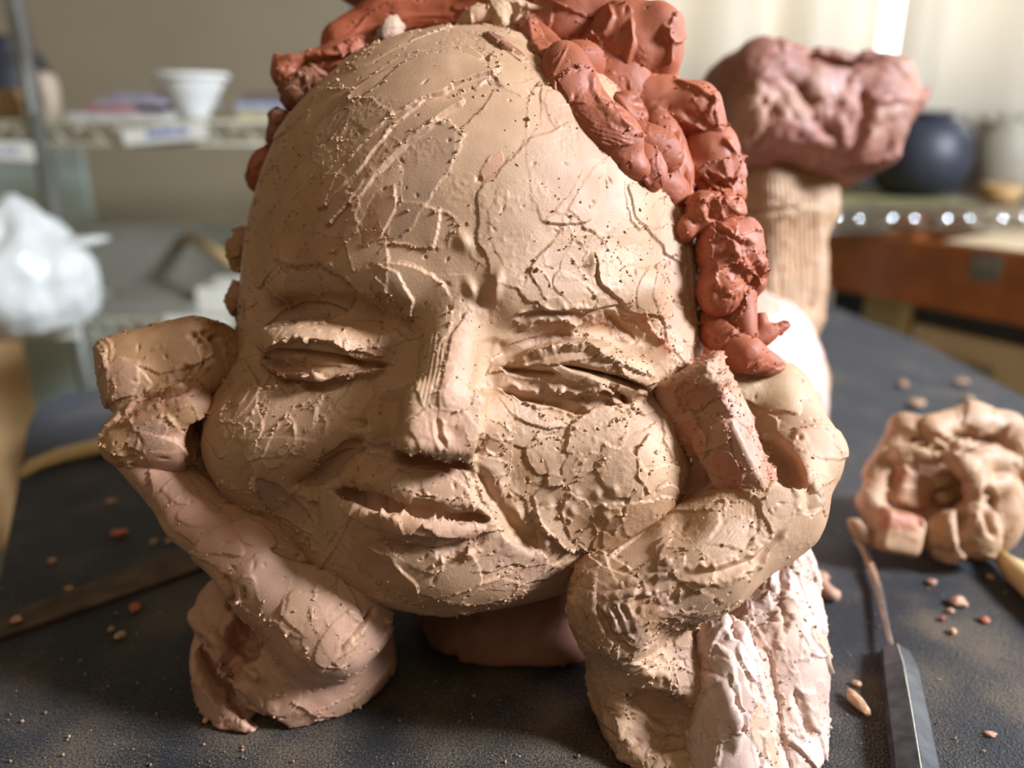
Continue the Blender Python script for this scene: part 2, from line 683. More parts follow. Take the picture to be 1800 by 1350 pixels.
    def build(s, name, mat, parent, label=None, regions=()):
        s.finish()
        Vw = to_world(s.Vf)
        Vw[:, 2] = np.maximum(Vw[:, 2], 0.0004)
        Nw = to_world(s.Nf) - np.array([0, 0, CAMZ])
        left = np.ones(len(s.Q), dtype=bool)
        fpx, fpy = s.px[s.Q].mean(1), s.py[s.Q].mean(1)
        ff = s.face[s.Q].mean(1) > 0.0
        subs = []
        for (rn, poly, lab) in regions:
            P = np.array(poly, dtype=float)
            ins = np.zeros(len(s.Q), dtype=bool)
            j = len(P) - 1
            for i in range(len(P)):
                c1 = (P[i, 1] > fpy) != (P[j, 1] > fpy)
                xi = (P[j, 0] - P[i, 0]) * (fpy - P[i, 1]) / (P[j, 1] - P[i, 1] + 1e-9) + P[i, 0]
                ins ^= c1 & (fpx < xi)
                j = i
            m = ins & ff & left
            left &= ~m
            subs.append((rn, m, lab))

        def part(nm, m, par, lab):
            q = s.Q[m]
            u, inv = np.unique(q, return_inverse=True)
            inv = inv.reshape(q.shape)
            Vp, Cp, Np = Vw[u], s.colf[u], Nw[u]
            if nm == name and s.Vb is not None:
                Vbw = to_world(s.Vb)
                Vbw[:, 2] = np.maximum(Vbw[:, 2], 0.0004)
                inv = np.concatenate([inv, s.Qb + len(Vp)])
                Vp = np.concatenate([Vp, Vbw])
                Cp = np.concatenate([Cp, np.tile(s.base, (len(Vbw), 1))])
                Np = np.concatenate([Np, to_world(s.Nb) - np.array([0, 0, CAMZ])])
            o = mesh_obj(nm, Vp, inv[:, ::-1], mat, par, True, Cp, Np if len(regions) else None)
            if lab: o['label'] = lab
            return o
        main = part(name, left, parent, label)
        for rn, m, lab in subs:
            if m.sum() > 10: part(rn, m, main, lab)
        s.obj = main
        return main


ICO = None


def ico():
    global ICO
    if ICO is None:
        bm = bmesh.new()
        bmesh.ops.create_icosphere(bm, subdivisions=1, radius=1)
        ICO = (np.array([v.co[:] for v in bm.verts]), np.array([[v.index for v in f.verts] for f in bm.faces]))
        bm.free()
    return ICO


def crumbs_on(clay, n, rr, mat, parent, name='clay_crumbs', seed=3, base=TAN):
    r = np.random.default_rng(seed)
    iv, ifc = ico()
    w = (clay.rough ** 1.5 + 0.012) * (clay.face > 0)
    w /= w.sum()
    pick = r.choice(len(w), n, p=w)
    P = clay.Vf[pick] + clay.Nf[pick] * 0.0001
    A = []
    for i in range(n):
        sz = rr[0] + (rr[1] - rr[0]) * r.random() ** 3
        a = iv * (sz * r.uniform(0.5, 1.3, 3)) * (1 + 0.3 * r.normal(size=(12, 1)))
        A.append(a @ rot(*r.uniform(0, 360, 3)).T + P[i])
    V = np.concatenate(A)
    Fc = (ifc[None] + (np.arange(n) * 12)[:, None, None]).reshape(-1, 3)
    col = np.repeat(clay.colf[pick] * r.uniform(0.8, 1.15, (n, 1)), 12, axis=0)
    o = mesh_obj(name, to_world(V), Fc[:, ::-1], mat, parent, False, col)
    o['kind'] = 'stuff'
    return o
# ------------------------------------------------------------------ the clay sculpture
SCULPT = empty('clay_sculpture', (0.0, 0.38, 0.0), 'unfinished tan clay sculpture of a smiling child lying with chin on hands', 'sculpture')
PATCH = [TAN, TAN2, GRY, PNK, TAN * 1.08]

head = Clay([
    E(826, 446, .385, 372, 370, 335),
    E(800, 760, .378, 395, 250, 300, k=60),
    E(800, 898, .37, 318, 160, 265, k=60),
    E(505, 600, .374, 62, 190, 150, k=60),
    E(1120, 640, .370, 105, 220, 170, k=60),
    E(1140, 480, .374, 72, 170, 130, k=60),
    E(512, 775, .338, 150, 135, 132, k=50),
    E(1050, 815, .335, 158, 150, 138, k=40),
    E(790, 990, .328, 160, 72, 105, k=40),
    E(735, 880, .318, 165, 100, 112, k=40),
    CAP((515, 490, .320), (700, 495, .303), 38, 44, k=45),
    CAP((890, 515, .302), (1120, 510, .322), 46, 44, k=45),
    E(585, 540, .280, 150, 42, 128, roll=7, k=26, op='-'),
    E(1000, 590, .280, 150, 40, 126, roll=2, k=26, op='-'),
    E(572, 606, .315, 122, 46, 78, roll=5, k=16),
    E(1012, 648, .314, 145, 52, 72, roll=8, k=16),
    CAP((474, 640, .316), (570, 664, .305), 8, 12, k=8),
    CAP((570, 664, .305), (672, 652, .303), 12, 8, k=8),
    CAP((806, 545, .303), (778, 700, .285), 46, 48, k=40),
    BOX(776, 742, .287, 72, 56, 58, 20, roll=7, pitch=14, yaw=-14, k=20),
    E(678, 748, .300, 50, 46, 55, roll=-30, k=20),
    E(848, 738, .302, 46, 48, 52, k=20),
], step=0.0019, lev=2, lump=0.0007, lumpscale=0.03, seed=2)
print('head', len(head.V0), len(head.Q), round(time.time() - T0, 1))


def face_dir(x, y):
    if y < 470: return (0.75, -0.65)
    if x < 640: return (0.5, -0.8) if y > 690 else (1, 0.2)
    if x > 900: return (0.9, -0.5) if y > 720 else (1, 0.25)
    return (1, 0.3)


H = head
# wide, soft modelling first
H.crease([(640, 768), (600, 800), (555, 835), (505, 862)], 17, 26, lip=2)                 # fold from nose to left cheek
H.bump(535, 770, 95, 70, 10)
H.crease([(838, 815), (862, 868), (905, 930), (960, 975)], 13, 20, lip=2)                 # fold from nose to right cheek
H.bump(905, 855, 30, 70, -10, roll=-18)
H.crease([(580, 858), (650, 877), (730, 895), (800, 909), (866, 912)], 12, 22, lip=3)     # mouth
H.bump(700, 845, 95, 26, 9, roll=12)
H.bump(720, 925, 80, 20, 12, roll=14)
H.crease([(655, 952), (720, 968), (800, 962), (860, 940)], 12, 12)
H.bump(780, 1010, 110, 38, 7)
H.bump(495, 890, 50, 36, -17, roll=40)                                                    # scooped plane beside the mouth
H.crease([(470, 548), (560, 528), (650, 548), (730, 585)], 20, 12, lip=0)                 # under the brows
H.crease([(870, 628), (935, 606), (1010, 585)], 15, 16, lip=1)
H.crease([(1000, 585), (1080, 575), (1160, 600)], 18, 9)
H.crease([(715, 560), (700, 620), (690, 690)], 20, 7)                                     # sides of the nose
H.crease([(868, 590), (862, 640), (868, 700)], 16, 6)
H.rebase()
H.strokes(64, (0.014, 0.038), (0.008, 0.018), dep=(0.0000, 0.00032), tilt=0.0006, lip=0.0003, flat=0.5,
          colors=PATCH, pc=0.55, dirn=face_dir, seed=1)
# the forehead: long pulls of the knife
H.swipe([(735, 52), (690, 78), (640, 110), (590, 160), (540, 230)], 24, 3, 4, 2, color=TAN2, ck=0.4)
H.swipe([(868, 124), (790, 122), (730, 146), (672, 195), (630, 245), (598, 300), (568, 360)], 38, 10, -6, 3, color=TAN * 1.08, ck=0.5)
H.swipe([(810, 178), (760, 195), (700, 235), (645, 290), (600, 350), (578, 392)], 26, 8, -6, 3, color=PNK, ck=0.35)
H.swipe([(700, 300), (660, 360), (640, 420), (625, 470)], 36, 3, 3, 3, color=TAN * 1.03)
H.swipe([(520, 250), (490, 330), (470, 420), (455, 500)], 34, 3, -4, 2, color=TAN2)
H.swipe([(560, 320), (530, 400), (500, 470)], 26, 4, 4, 3, color=TAN2)
H.swipe([(1000, 230), (960, 300), (900, 360), (850, 420)], 60, 2, 2, 1, color=TAN)
H.swipe([(940, 150), (880, 230), (800, 300)], 50, 1, 2, 1, color=TAN * 1.05)
H.swipe([(690, 330), (640, 430)], 22, 2, -3, 2, color=RED * 1.1, ck=0.3)
H.swipe([(600, 420), (520, 470)], 22, -2, 3, 3, color=RED, ck=0.3)
H.swipe([(880, 270), (850, 320)], 14, 1, 1, 2, color=RED * 1.05, ck=0.45)
H.swipe([(1110, 330), (1190, 410), (1215, 470)], 34, 3, 3, 3)
H.swipe([(960, 520), (955, 480), (985, 448), (1045, 440), (1090, 455)], 26, 5, -3, 4)
H.swipe([(1050, 450), (1120, 500), (1160, 545)], 40, 6, 4, 4, color=TAN * 1.15, ck=0.6)  # lit patch of the right brow painted in a lighter tan
H.swipe([(1160, 470), (1200, 560), (1210, 640)], 34, 3, 3, 2, color=PNK)
H.bump(830, 512, 9, 22, 9, roll=-25)
H.bump(874, 505, 8, 24, 9, roll=8)
H.bump(845, 530, 18, 12, -10)
H.bump(815, 425, 12, 20, 8, roll=-30)
H.bump(1040, 462, 8, 16, 9)
H.step([(470, 455), (510, 468), (560, 462), (620, 500), (665, 545), (745, 562)], 40, -7, lip=4, jag=5)
H.swipe([(665, 470), (690, 520), (720, 560)], 26, 4, -4, 3, color=GRY, ck=0.5)
H.swipe([(690, 560), (740, 590)], 18, 3, 3, 2, color=TAN2)
# left eye
H.swipe([(470, 575), (540, 545), (610, 548)], 15, -5, 2, 1, color=GRY * 0.9, ck=0.6)  # dark grey paints in the shade under the left brow
H.step([(680, 634), (640, 620), (580, 606), (525, 597), (462, 612)], 34, 13, edge=2, lip=6, jag=4, color=TAN)
H.crease([(458, 622), (520, 622), (590, 630), (645, 637), (690, 642)], 6.5, 20, lip=0, jag=0.5)
H.step([(460, 628), (490, 642), (530, 654), (575, 664)], 18, 17, edge=2, lip=4, jag=4)
H.step([(590, 660), (630, 654), (678, 646)], 15, 12, edge=2, lip=3)
H.crease([(480, 662), (540, 676), (610, 680), (665, 668)], 8, 9)
H.swipe([(640, 672), (590, 700), (540, 715)], 14, 3, 3, 2)
H.step([(448, 676), (480, 692), (512, 688), (540, 674)], 50, 7, edge=2, lip=4, jag=7, color=TAN * 1.05)
H.swipe([(430, 640), (425, 720), (445, 790)], 30, 4, -4, 2, color=TAN)
H.swipe([(395, 640), (385, 720), (390, 800)], 26, 3, 3, 2, color=TAN2)
H.swipe([(560, 700), (500, 730), (440, 800)], 44, 3, -4, 3, color=TAN * 1.04)
H.swipe([(610, 720), (640, 740)], 12, -4, 0, 3)
H.bump(628, 742, 13, 10, -22)
# right eye
H.swipe([(868, 632), (930, 608), (1000, 590)], 13, -3, 2, 1, color=GRY, ck=0.5)  # grey colour adds the socket's shade below the right brow
H.step([(1150, 668), (1090, 646), (1030, 618), (975, 620), (905, 640)], 30, 13, edge=2, lip=5, jag=3.5, color=TAN)
H.crease([(985, 640), (1030, 650), (1090, 668), (1142, 686)], 6.5, 20, jag=0.5)
H.crease([(880, 645), (930, 655), (985, 660)], 5, 9, lip=4)
H.step([(960, 676), (1015, 684), (1060, 677), (1105, 704)], 20, 12, edge=2, lip=5, jag=4)
H.crease([(1055, 688), (1085, 694), (1105, 708)], 5, 13)
H.crease([(876, 682), (920, 696), (985, 708), (1035, 724)], 6, 14, lip=5, jag=0.5)
H.swipe([(955, 722), (1000, 734), (1034, 726)], 11, -2, 4, 4, color=TAN2)
H.swipe([(880, 700), (930, 730), (990, 748)], 15, 4, 4, 3)
H.swipe([(1085, 640), (1120, 655), (1150, 668)], 16, 6, 2, 4, color=TAN * 1.15, ck=0.5)  # lightened colour stands for the lit patch on the outer lid
H.swipe([(1110, 700), (1150, 720)], 18, 3, 2, 3)
H.crease([(900, 560), (960, 548), (1020, 552), (1050, 545)], 6, 6, lip=6, jag=0.8)
H.crease([(1060, 545), (1100, 580), (1130, 600)], 6, 7, lip=5, jag=0.8)
H.step([(1130, 545), (1150, 580), (1180, 620)], 20, 5, lip=5, color=RED * 1.1)
# nose
H.swipe([(822, 555), (812, 620), (795, 690), (775, 735)], 24, 5, 0, 2, color=PNK * 1.08, ck=0.6)  # light on the front of the bridge put into the colour
H.swipe([(768, 590), (760, 650), (745, 710)], 22, 2, 3, 2, lines=1.4, color=TAN)
H.swipe([(712, 690), (690, 730), (660, 768)], 26, 2, 3, 3, color=TAN2)
H.swipe([(720, 748), (780, 756), (842, 764)], 38, 4, 0, 3, color=PNK * 1.06, ck=0.5)  # lit facet of the tip painted paler
H.step([(842, 806), (790, 796), (740, 788), (684, 778)], 20, 9, edge=2, lip=4)
H.crease([(690, 798), (750, 806), (830, 822)], 9, 22, lip=0)
H.crease([(768, 735), (772, 770), (785, 785)], 4, 6, lip=3)
H.bump(798, 762, 14, 13, -6)
H.crease([(850, 760), (846, 790), (836, 810)], 6, 14)
H.swipe([(850, 690), (880, 720), (905, 735)], 26, 2, -3, 3, color=TAN2)
# cheeks and mouth
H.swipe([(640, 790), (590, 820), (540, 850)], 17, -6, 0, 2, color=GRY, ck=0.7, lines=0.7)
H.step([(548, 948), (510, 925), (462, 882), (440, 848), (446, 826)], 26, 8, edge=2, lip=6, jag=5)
H.swipe([(455, 845), (500, 890), (545, 925)], 22, -8, 4, 4, color=GRY * 0.92, ck=0.7)  # shade of the hollow painted with darkened grey
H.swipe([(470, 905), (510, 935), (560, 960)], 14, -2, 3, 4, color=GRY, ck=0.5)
H.swipe([(480, 800), (450, 830)], 40, 2, 2, 2)
H.crease([(548, 880), (556, 920)], 7, 8)
H.swipe([(600, 845), (640, 815), (690, 812)], 20, 4, -3, 3, color=TAN2)
H.swipe([(700, 830), (710, 862), (720, 880)], 20, 6, 3, 5, color=TAN * 1.05)
H.swipe([(740, 830), (780, 860), (830, 895)], 26, 6, -3, 5, color=TAN * 1.08)  # lighter tan paints in the lit side of the upper lip
H.crease([(582, 862), (650, 881), (730, 898), (800, 911), (866, 914)], 5.5, 20, lip=0, jag=0.6)
H.crease([(600, 868), (650, 884), (700, 893)], 9, 8)
H.step([(650, 905), (690, 902), (740, 908), (800, 920), (850, 920)], 24, 9, edge=2, lip=5, jag=6)
H.swipe([(680, 922), (735, 922)], 15, 5, 2, 5, color=TAN2 * 1.1)  # lit patch of the lower lip put into the colour
H.swipe([(745, 925), (800, 930), (850, 928)], 13, 4, 3, 4, color=PNK)
H.swipe([(680, 958), (760, 970), (820, 955), (880, 935)], 10, -6, 2, 4, color=GRY * 0.9, ck=0.6)  # shade in the groove below the lip painted dark grey
H.bump(690, 978, 16, 12, 9)
H.bump(822, 970, 14, 10, 12)
H.bump(770, 975, 18, 10, 8)
H.swipe([(640, 900), (650, 960), (640, 1000)], 30, 2, 3, 2, color=TAN2)
H.swipe([(650, 965), (690, 1020), (740, 1060)], 24, 3, -3, 3, color=TAN2)
H.swipe([(860, 1030), (930, 1005), (990, 1000)], 14, 4, 3, 4, color=GRY)
H.swipe([(830, 1000), (900, 970), (960, 985)], 18, 3, 3, 4, color=GRY)
H.swipe([(780, 1050), (850, 1045), (920, 1025)], 12, 3, 2, 5)
H.step([(826, 815), (842, 862), (888, 925), (922, 953)], 22, -6, edge=2, lip=3)
H.swipe([(905, 790), (935, 830), (930, 870)], 28, -3, 3, 4, color=TAN2 * 0.95, ck=0.8)  # shaded plane beside the cheek painted darker
H.swipe([(890, 860), (905, 915), (940, 960)], 26, -4, 3, 3, color=TAN2)
H.step([(1195, 890), (1133, 950), (1040, 972), (985, 958), (948, 925), (930, 866)], 50, 9, edge=2, lip=7, jag=5)
H.swipe([(950, 765), (960, 800), (980, 830)], 34, 3, 3, 3)
H.swipe([(1000, 790), (1050, 750), (1110, 740)], 32, 4, -3, 3, color=TAN * 1.05)
H.swipe([(1065, 790), (1090, 830), (1120, 870)], 36, 7, -3, 5, color=TAN * 1.18, ck=0.6)  # cheek highlight painted as lighter clay
H.swipe([(1140, 770), (1145, 820), (1140, 860)], 26, 5, 3, 4, color=TAN * 1.18, ck=0.6)  # second painted cheek highlight
H.swipe([(1000, 870), (1020, 920), (1030, 960)], 26, 3, 3, 4)
H.swipe([(1060, 890), (1075, 930)], 26, 2, -3, 3)
for x, y in ((965, 885), (985, 905), (1012, 868), (1050, 870), (1065, 905), (1005, 895), (990, 880), (1080, 860)):
    H.bump(x, y, 7, 9, 4.5, roll=-20)
H.strokes(70, (0.004, 0.011), (0.003, 0.006), dep=(0.0001, 0.0005), tilt=0.0006, lip=0.0004, flat=0.45,
          colors=PATCH, pc=0.4, dirn=face_dir, seed=2, where=np.where((H.face > 0.1) & (H.py > 430))[0])
# last cuts: the slits of the eyes and the mouth
H.crease([(458, 622), (520, 624), (590, 632), (645, 640), (692, 644)], 4.5, 17, lip=0, jag=0.5)
H.crease([(985, 640), (1030, 652), (1090, 670), (1145, 688)], 4.5, 19, jag=0.5)
H.crease([(878, 645), (930, 657), (985, 664)], 4, 10, jag=0.5)
H.crease([(1050, 686), (1085, 696), (1108, 710)], 4.5, 14, jag=0.5)
H.crease([(876, 682), (920, 698), (985, 712), (1035, 728)], 4.5, 11, lip=3, jag=0.5)
H.crease([(580, 860), (650, 880), (730, 898), (800, 911), (868, 914)], 5, 24, lip=0, jag=0.6)
H.crease([(592, 862), (640, 876), (690, 888)], 9, 12, jag=0.4)
H.crease([(690, 800), (750, 808), (832, 822)], 7, 14, jag=0.4)
EYEY = sstep(470, 560, H.py) * sstep(1100, 900, H.py) * 0.35
H.grit(0.00032, where=np.where(H.face > 0, EYEY * sstep(-0.1, 0.5, H.na), 0))
H.pits(260, 1)
# leftover smears on the outline of the face
H.finish()
print('head done', round(time.time() - T0, 1))

# ------- left fist, forearm and elbow
CL = dict(step=0.0024, lev=2)
lfist = Clay([
    BOX(305, 645, .345, 100, 72, 75, 34, roll=-12, k=20),
    E(385, 640, .350, 62, 62, 70, k=25),
    E(245, 655, .338, 58, 70, 60, k=20),
    CAP((330, 716, .322), (232, 772, .326), 44, 54, k=14),
    E(300, 780, .326, 60, 45, 50, k=14),
    E(375, 740, .368, 60, 110, 60, k=30),
    E(355, 770, .325, 26, 55, 40, k=14, op='-'),
], **CL, seed=5, lump=0.0010, base=TAN2)
lfist.crease([(200, 740), (250, 710), (300, 690), (352, 672)], 7, 16, lip=3)
lfist.rebase()
lfist.strokes(30, (0.006, 0.018), (0.004, 0.009), colors=PATCH, pc=0.5, seed=1)
lfist.swipe([(200, 700), (215, 660), (240, 640)], 30, 3, 2, 3, color=PNK * 0.95)
lfist.swipe([(250, 640), (320, 625), (370, 620)], 24, 3, 3, 3, color=TAN2)
lfist.swipe([(215, 745), (280, 705), (345, 690)], 24, 4, -3, 3, color=np.array(lin(176, 124, 92)))
lfist.swipe([(230, 780), (290, 750)], 26, 2, 2, 3, color=GRY)
lfist.crease([(300, 680), (330, 650), (370, 630)], 6, 10, lip=3, jag=0.9)
lfist.crease([(330, 670), (355, 640), (360, 600)], 5, 8, lip=3, jag=0.9)
for x, y in ((340, 590), (360, 585), (350, 600), (375, 595)):
    lfist.bump(x, y, 7, 5, -14)
lfist.grit(0.0003)
lfist.pits(60, 1)

larm = Clay([
    CAP((245, 790, .330), (345, 905, .330), 48, 48, k=20),
    CAP((345, 905, .330), (470, 1000, .325), 50, 75, k=30),
    CAP((470, 1000, .325), (580, 1085, .330), 75, 108, k=30),
    E(560, 1130, .345, 105, 90, 90, k=30),
    E(520, 1150, .362, 178, 130, 140, k=22),
    E(480, 1235, .362, 130, 80, 125, k=22),
    E(415, 1070, .365, 66, 66, 80, k=20),
    CAP((345, 1085, .350), (500, 1222, .338), 18, 24, k=12),
    E(440, 1112, .336, 42, 74, 84, roll=28, k=8, op='-'),
    E(385, 1195, .338, 70, 26, 80, roll=38, k=8, op='-'),
    E(470, 1262, .335, 50, 16, 60, roll=30, k=8, op='-'),
], **CL, seed=6, lump=0.0012, base=np.array(lin(190, 148, 124)))
larm.crease([(660, 1065), (635, 1100), (600, 1140), (590, 1150)], 5, 14, lip=2, jag=0.6)
larm.crease([(395, 1010), (405, 1050), (402, 1075)], 5, 18)
larm.crease([(425, 1030), (428, 1060)], 4, 12)
larm.crease([(470, 960), (540, 985), (580, 1000)], 6, 10)
larm.crease([(345, 1090), (400, 1150), (470, 1200)], 12, -12, jag=0.5)
larm.crease([(340, 1110), (400, 1190), (480, 1215)], 14, 10)
larm.crease([(400, 1215), (450, 1260), (490, 1275)], 12, 12, lip=4)
larm.rebase()
larm.strokes(32, (0.008, 0.022), (0.004, 0.011), colors=[TAN, PNK, GRY, PNK * 1.08], pc=0.5, seed=1)
larm.swipe([(270, 830), (330, 900), (420, 970)], 38, 3, 2, 2, color=np.array(lin(184, 134, 108)))
larm.swipe([(520, 1050), (560, 1110), (560, 1170)], 60, 3, 0, 2, color=PNK)
larm.swipe([(410, 1080), (480, 1130), (520, 1200)], 26, 2, 3, 3, color=PNK)
larm.swipe([(520, 1230), (590, 1230), (660, 1190)], 28, 3, 3, 2, color=PNK * 1.05)
larm.grit(0.0003)
larm.pits(150, 2)

# ------- right hand, wrist and forearm
rhand = Clay([
    CAP((1360, 700, .352), (1405, 800, .338), 68, 68, k=20),
    CAP((1405, 800, .338), (1350, 890, .322), 70, 90, k=25),
    CAP((1350, 890, .322), (1230, 985, .312), 92, 92, k=30),
    CAP((1230, 985, .312), (1095, 1055, .312), 90, 95, k=30),
    E(1290, 690, .352, 70, 50, 60, k=20),
    E(1240, 800, .372, 85, 150, 60, k=20),
    CAP((1095, 1045, .322), (1150, 1190, .334), 94, 108, k=30),
    CAP((1150, 1190, .334), (1190, 1430, .332), 108, 124, k=30),
    E(1150, 1270, .308, 85, 60, 40, roll=20, k=16, op='-'),
    E(1350, 800, .316, 40, 82, 84, roll=-32, k=8, op='-'),
    E(1215, 885, .292, 50, 80, 80, roll=25, k=14, op='-'),
], **CL, seed=8, lump=0.0008)
rhand.crease([(1420, 850), (1425, 890), (1428, 905)], 9, 10, lip=4)
rhand.rebase()
rhand.strokes(40, (0.006, 0.018), (0.004, 0.009), colors=PATCH, pc=0.5, seed=1)
rhand.swipe([(1300, 690), (1360, 670), (1400, 720)], 40, 3, 2, 3, color=np.array(lin(196, 166, 128)))
rhand.swipe([(1400, 760), (1440, 800), (1430, 860)], 34, 3, -3, 3, color=TAN * 1.08)
rhand.swipe([(1330, 830), (1370, 880), (1360, 930)], 30, 3, 3, 2, color=TAN * 1.1)
rhand.swipe([(1290, 860), (1290, 920), (1240, 980)], 44, -3, 3, 2, lines=0.6)
rhand.swipe([(1180, 960), (1230, 930), (1260, 890)], 24, 2, 3, 2)
rhand.crease([(1200, 1010), (1270, 1005), (1330, 985), (1380, 930)], 6, 8, lip=7, jag=0.9)
rhand.crease([(1060, 1040), (1130, 1030), (1230, 1010)], 6, 5, lip=6, jag=0.9)
for x in (1325, 1345, 1350, 1335):
    rhand.bump(x, 745 + (x - 1325) * 1.1, 7, 6, 6)
rhand.bump(1405, 770, 9, 9, 7)
rhand.bump(1405, 772, 5, 5, -9)

thumb = Clay([
    BOX(1238, 712, .320, 56, 70, 48, 5, roll=-28, yaw=32, k=3),
    BOX(1290, 806, .315, 42, 72, 46, 5, roll=-26, yaw=32, k=3),
    E(1300, 860, .318, 40, 36, 42, k=12),
    E(1205, 765, .295, 26, 30, 30, k=6, op='-'),
], step=0.0018, lev=2, seed=9, lump=0.0004, base=np.array(lin(182, 140, 112)))
TR = np.array(lin(180, 116, 92))
thumb.strokes(26, (0.005, 0.014), (0.004, 0.008), colors=[TR, TAN, TR * 1.1], pc=0.8, seed=1)
thumb.swipe([(1275, 690), (1310, 770), (1325, 840)], 24, 2, 0, 2, color=np.array(lin(206, 160, 142)), ck=0.9)  # lit right face painted pale pink
thumb.swipe([(1190, 690), (1250, 700)], 24, 2, 3, 3, color=TR, ck=0.8)
thumb.swipe([(1260, 790), (1300, 860)], 20, 3, -3, 3, color=TR, ck=0.8)
thumb.crease([(1190, 660), (1240, 668), (1300, 680)], 10, -5, jag=0.9)
thumb.grit(0.00045, where=sstep(700, 660, thumb.py))
thumb.pits(30, 2)

rarm = rhand
rarm.crease([(1060, 1130), (1110, 1170), (1180, 1190)], 10, -7, jag=0.6)
rarm.crease([(1050, 1230), (1120, 1250), (1180, 1300)], 9, -8, jag=0.8)
rarm.crease([(1080, 1330), (1150, 1330), (1230, 1330)], 9, -7, jag=0.8)
rarm.bump(1190, 1140, 40, 50, -16, roll=20)
rarm.rebase()
rarm.strokes(40, (0.006, 0.018), (0.004, 0.009), colors=PATCH, pc=0.5, seed=3, where=np.where((rarm.py > 1010) & (rarm.face > 0))[0])
for x0, x1 in ((1045, 1075), (1075, 1100), (1090, 1115)):
    rarm.crease([(x0, 1060), ((x0 + x1) / 2, 1085), (x1, 1120)], 5, 6, lip=4)
rarm.swipe([(1165, 1080), (1200, 1060), (1250, 1050)], 20, 4, 2, 4, color=GRY)
rarm.swipe([(1090, 1120), (1110, 1110), (1140, 1120)], 22, 4, 2, 4, color=GRY)

rhand.grit(0.00032)
rhand.pits(140, 3)

uarm = Clay([
    CAP((1345, 960, .372), (1355, 1150, .345), 74, 92, k=30),
    CAP((1355, 1150, .345), (1350, 1420, .325), 92, 105, k=30),
    CAP((1275, 1130, .320), (1290, 1420, .306), 48, 84, k=30),
    E(1235, 1290, .290, 30, 90, 40, roll=12, k=12, op='-'),
], **CL, seed=13, lump=0.0012, base=np.array(lin(206, 176, 160)))  # same clay made paler: strong side light put into the base colour
uarm.crease([(1230, 1180), (1270, 1200), (1300, 1290), (1290, 1330)], 9, -9, jag=0.8)
uarm.crease([(1390, 950), (1370, 1030), (1375, 1120)], 8, 10, lip=4, jag=0.7)
uarm.crease([(1395, 1210), (1415, 1270), (1430, 1300)], 7, 14, lip=3)
uarm.crease([(1300, 1080), (1290, 1100), (1300, 1125)], 8, 12, lip=4)
uarm.rebase()
UC = [np.array(lin(214, 186, 170)), np.array(lin(200, 166, 148)), TAN]  # pale tones carry the strong side light on upper arm and back
uarm.strokes(70, (0.006, 0.020), (0.004, 0.010), dep=(0.0003, 0.0012), tilt=0.0010, colors=UC, pc=0.5, seed=1, dirn=lambda x, y: (0.2, 1))
uarm.grit(0.00032)
uarm.pits(60, 2)
print('arms', round(time.time() - T0, 1))

# ------- chest, back, leg and foot
chest = Clay([E(915, 1090, .41, 185, 185, 150), E(1010, 1000, .50, 220, 200, 200, k=60)], step=0.004, lev=1, seed=15,
             base=np.array(lin(140, 94, 74)), lump=0.001)  # darker base stands in for the head's shadow below the chin
chest.strokes(20, (0.015, 0.03), (0.008, 0.016), seed=1)
body = Clay([
    E(1120, 900, .50, 270, 270, 200),
    E(1180, 720, .60, 250, 230, 200, k=60),
    E(1250, 665, .62, 178, 165, 170, k=60),
    E(1362, 650, .585, 58, 70, 70, k=30),
], step=0.004, lev=1, seed=16, base=np.array(lin(214, 178, 164)), lump=0.002)  # brightly lit back painted as a paler base
body.strokes(60, (0.015, 0.04), (0.01, 0.02), dep=(0.0006, 0.0016), tilt=0.0015, lip=0.0008, colors=UC, pc=0.5, seed=1)
lump_ = Clay([E(1433, 665, .60, 24, 50, 30, roll=-8), E(1425, 640, .60, 20, 26, 26, k=8)], step=0.0035, lev=1, seed=17, base=TAN2)
leg = Clay([
    BOX(1362, 450, .62, 68, 128, 66, 22, roll=3, yaw=-24),
    BOX(1365, 352, .62, 84, 52, 76, 26, yaw=-24, k=14),
    E(1350, 590, .62, 80, 60, 70, k=30),
], step=0.0035, lev=2, seed=18, base=np.array(lin(176, 142, 110)), lump=0.0018)
leg.strokes(20, (0.02, 0.04), (0.008, 0.014), dep=(0.0004, 0.001), lip=0.0006, dirn=lambda x, y: (0.02, 1), colors=[TAN, TAN2], seed=1)
for i in range(18):
    x = 1288 + i * 8.5
    leg.crease([(x, 318), (x + 2, 360)], 2.6, 3.2, ends=False)
    leg.crease([(x, 372), (x + 2, 440), (x + 4 + 8 * math.sin(i), 540)], 2.6, 4.0, ends=False)
leg.crease([(1290, 368), (1350, 372), (1410, 366)], 5, 8, lip=3)
FOOTC = np.array(lin(150, 102, 88))
foot = Clay([
    BOX(1395, 210, .60, 148, 84, 120, 40, roll=2, yaw=-10),
    E(1510, 198, .60, 80, 68, 105, roll=-12, k=30),
    CAP((1530, 185, .60), (1622, 163, .60), 60, 12, k=26),
    E(1310, 212, .60, 66, 88, 110, k=25),
    E(1460, 280, .60, 105, 30, 80, roll=-6, k=25),
    E(1465, 112, .555, 62, 12, 60, k=10, op='-'),
    E(1345, 190, .50, 30, 46, 60, roll=20, k=14, op='-'),
    E(1480, 160, .505, 26, 60, 60, roll=25, k=14, op='-'),
], step=0.0038, lev=1, seed=19, base=FOOTC, lump=0.0034, lumpscale=0.024)
foot.crease([(1510, 160), (1520, 200), (1500, 270)], 10, 14, lip=6)
foot.crease([(1340, 170), (1360, 215), (1330, 260)], 12, 14, lip=5)
foot.crease([(1520, 180), (1570, 175), (1620, 178)], 8, -10, jag=0.8)
foot.crease([(1400, 140), (1440, 220), (1480, 250)], 12, 12, lip=6)
foot.rebase()
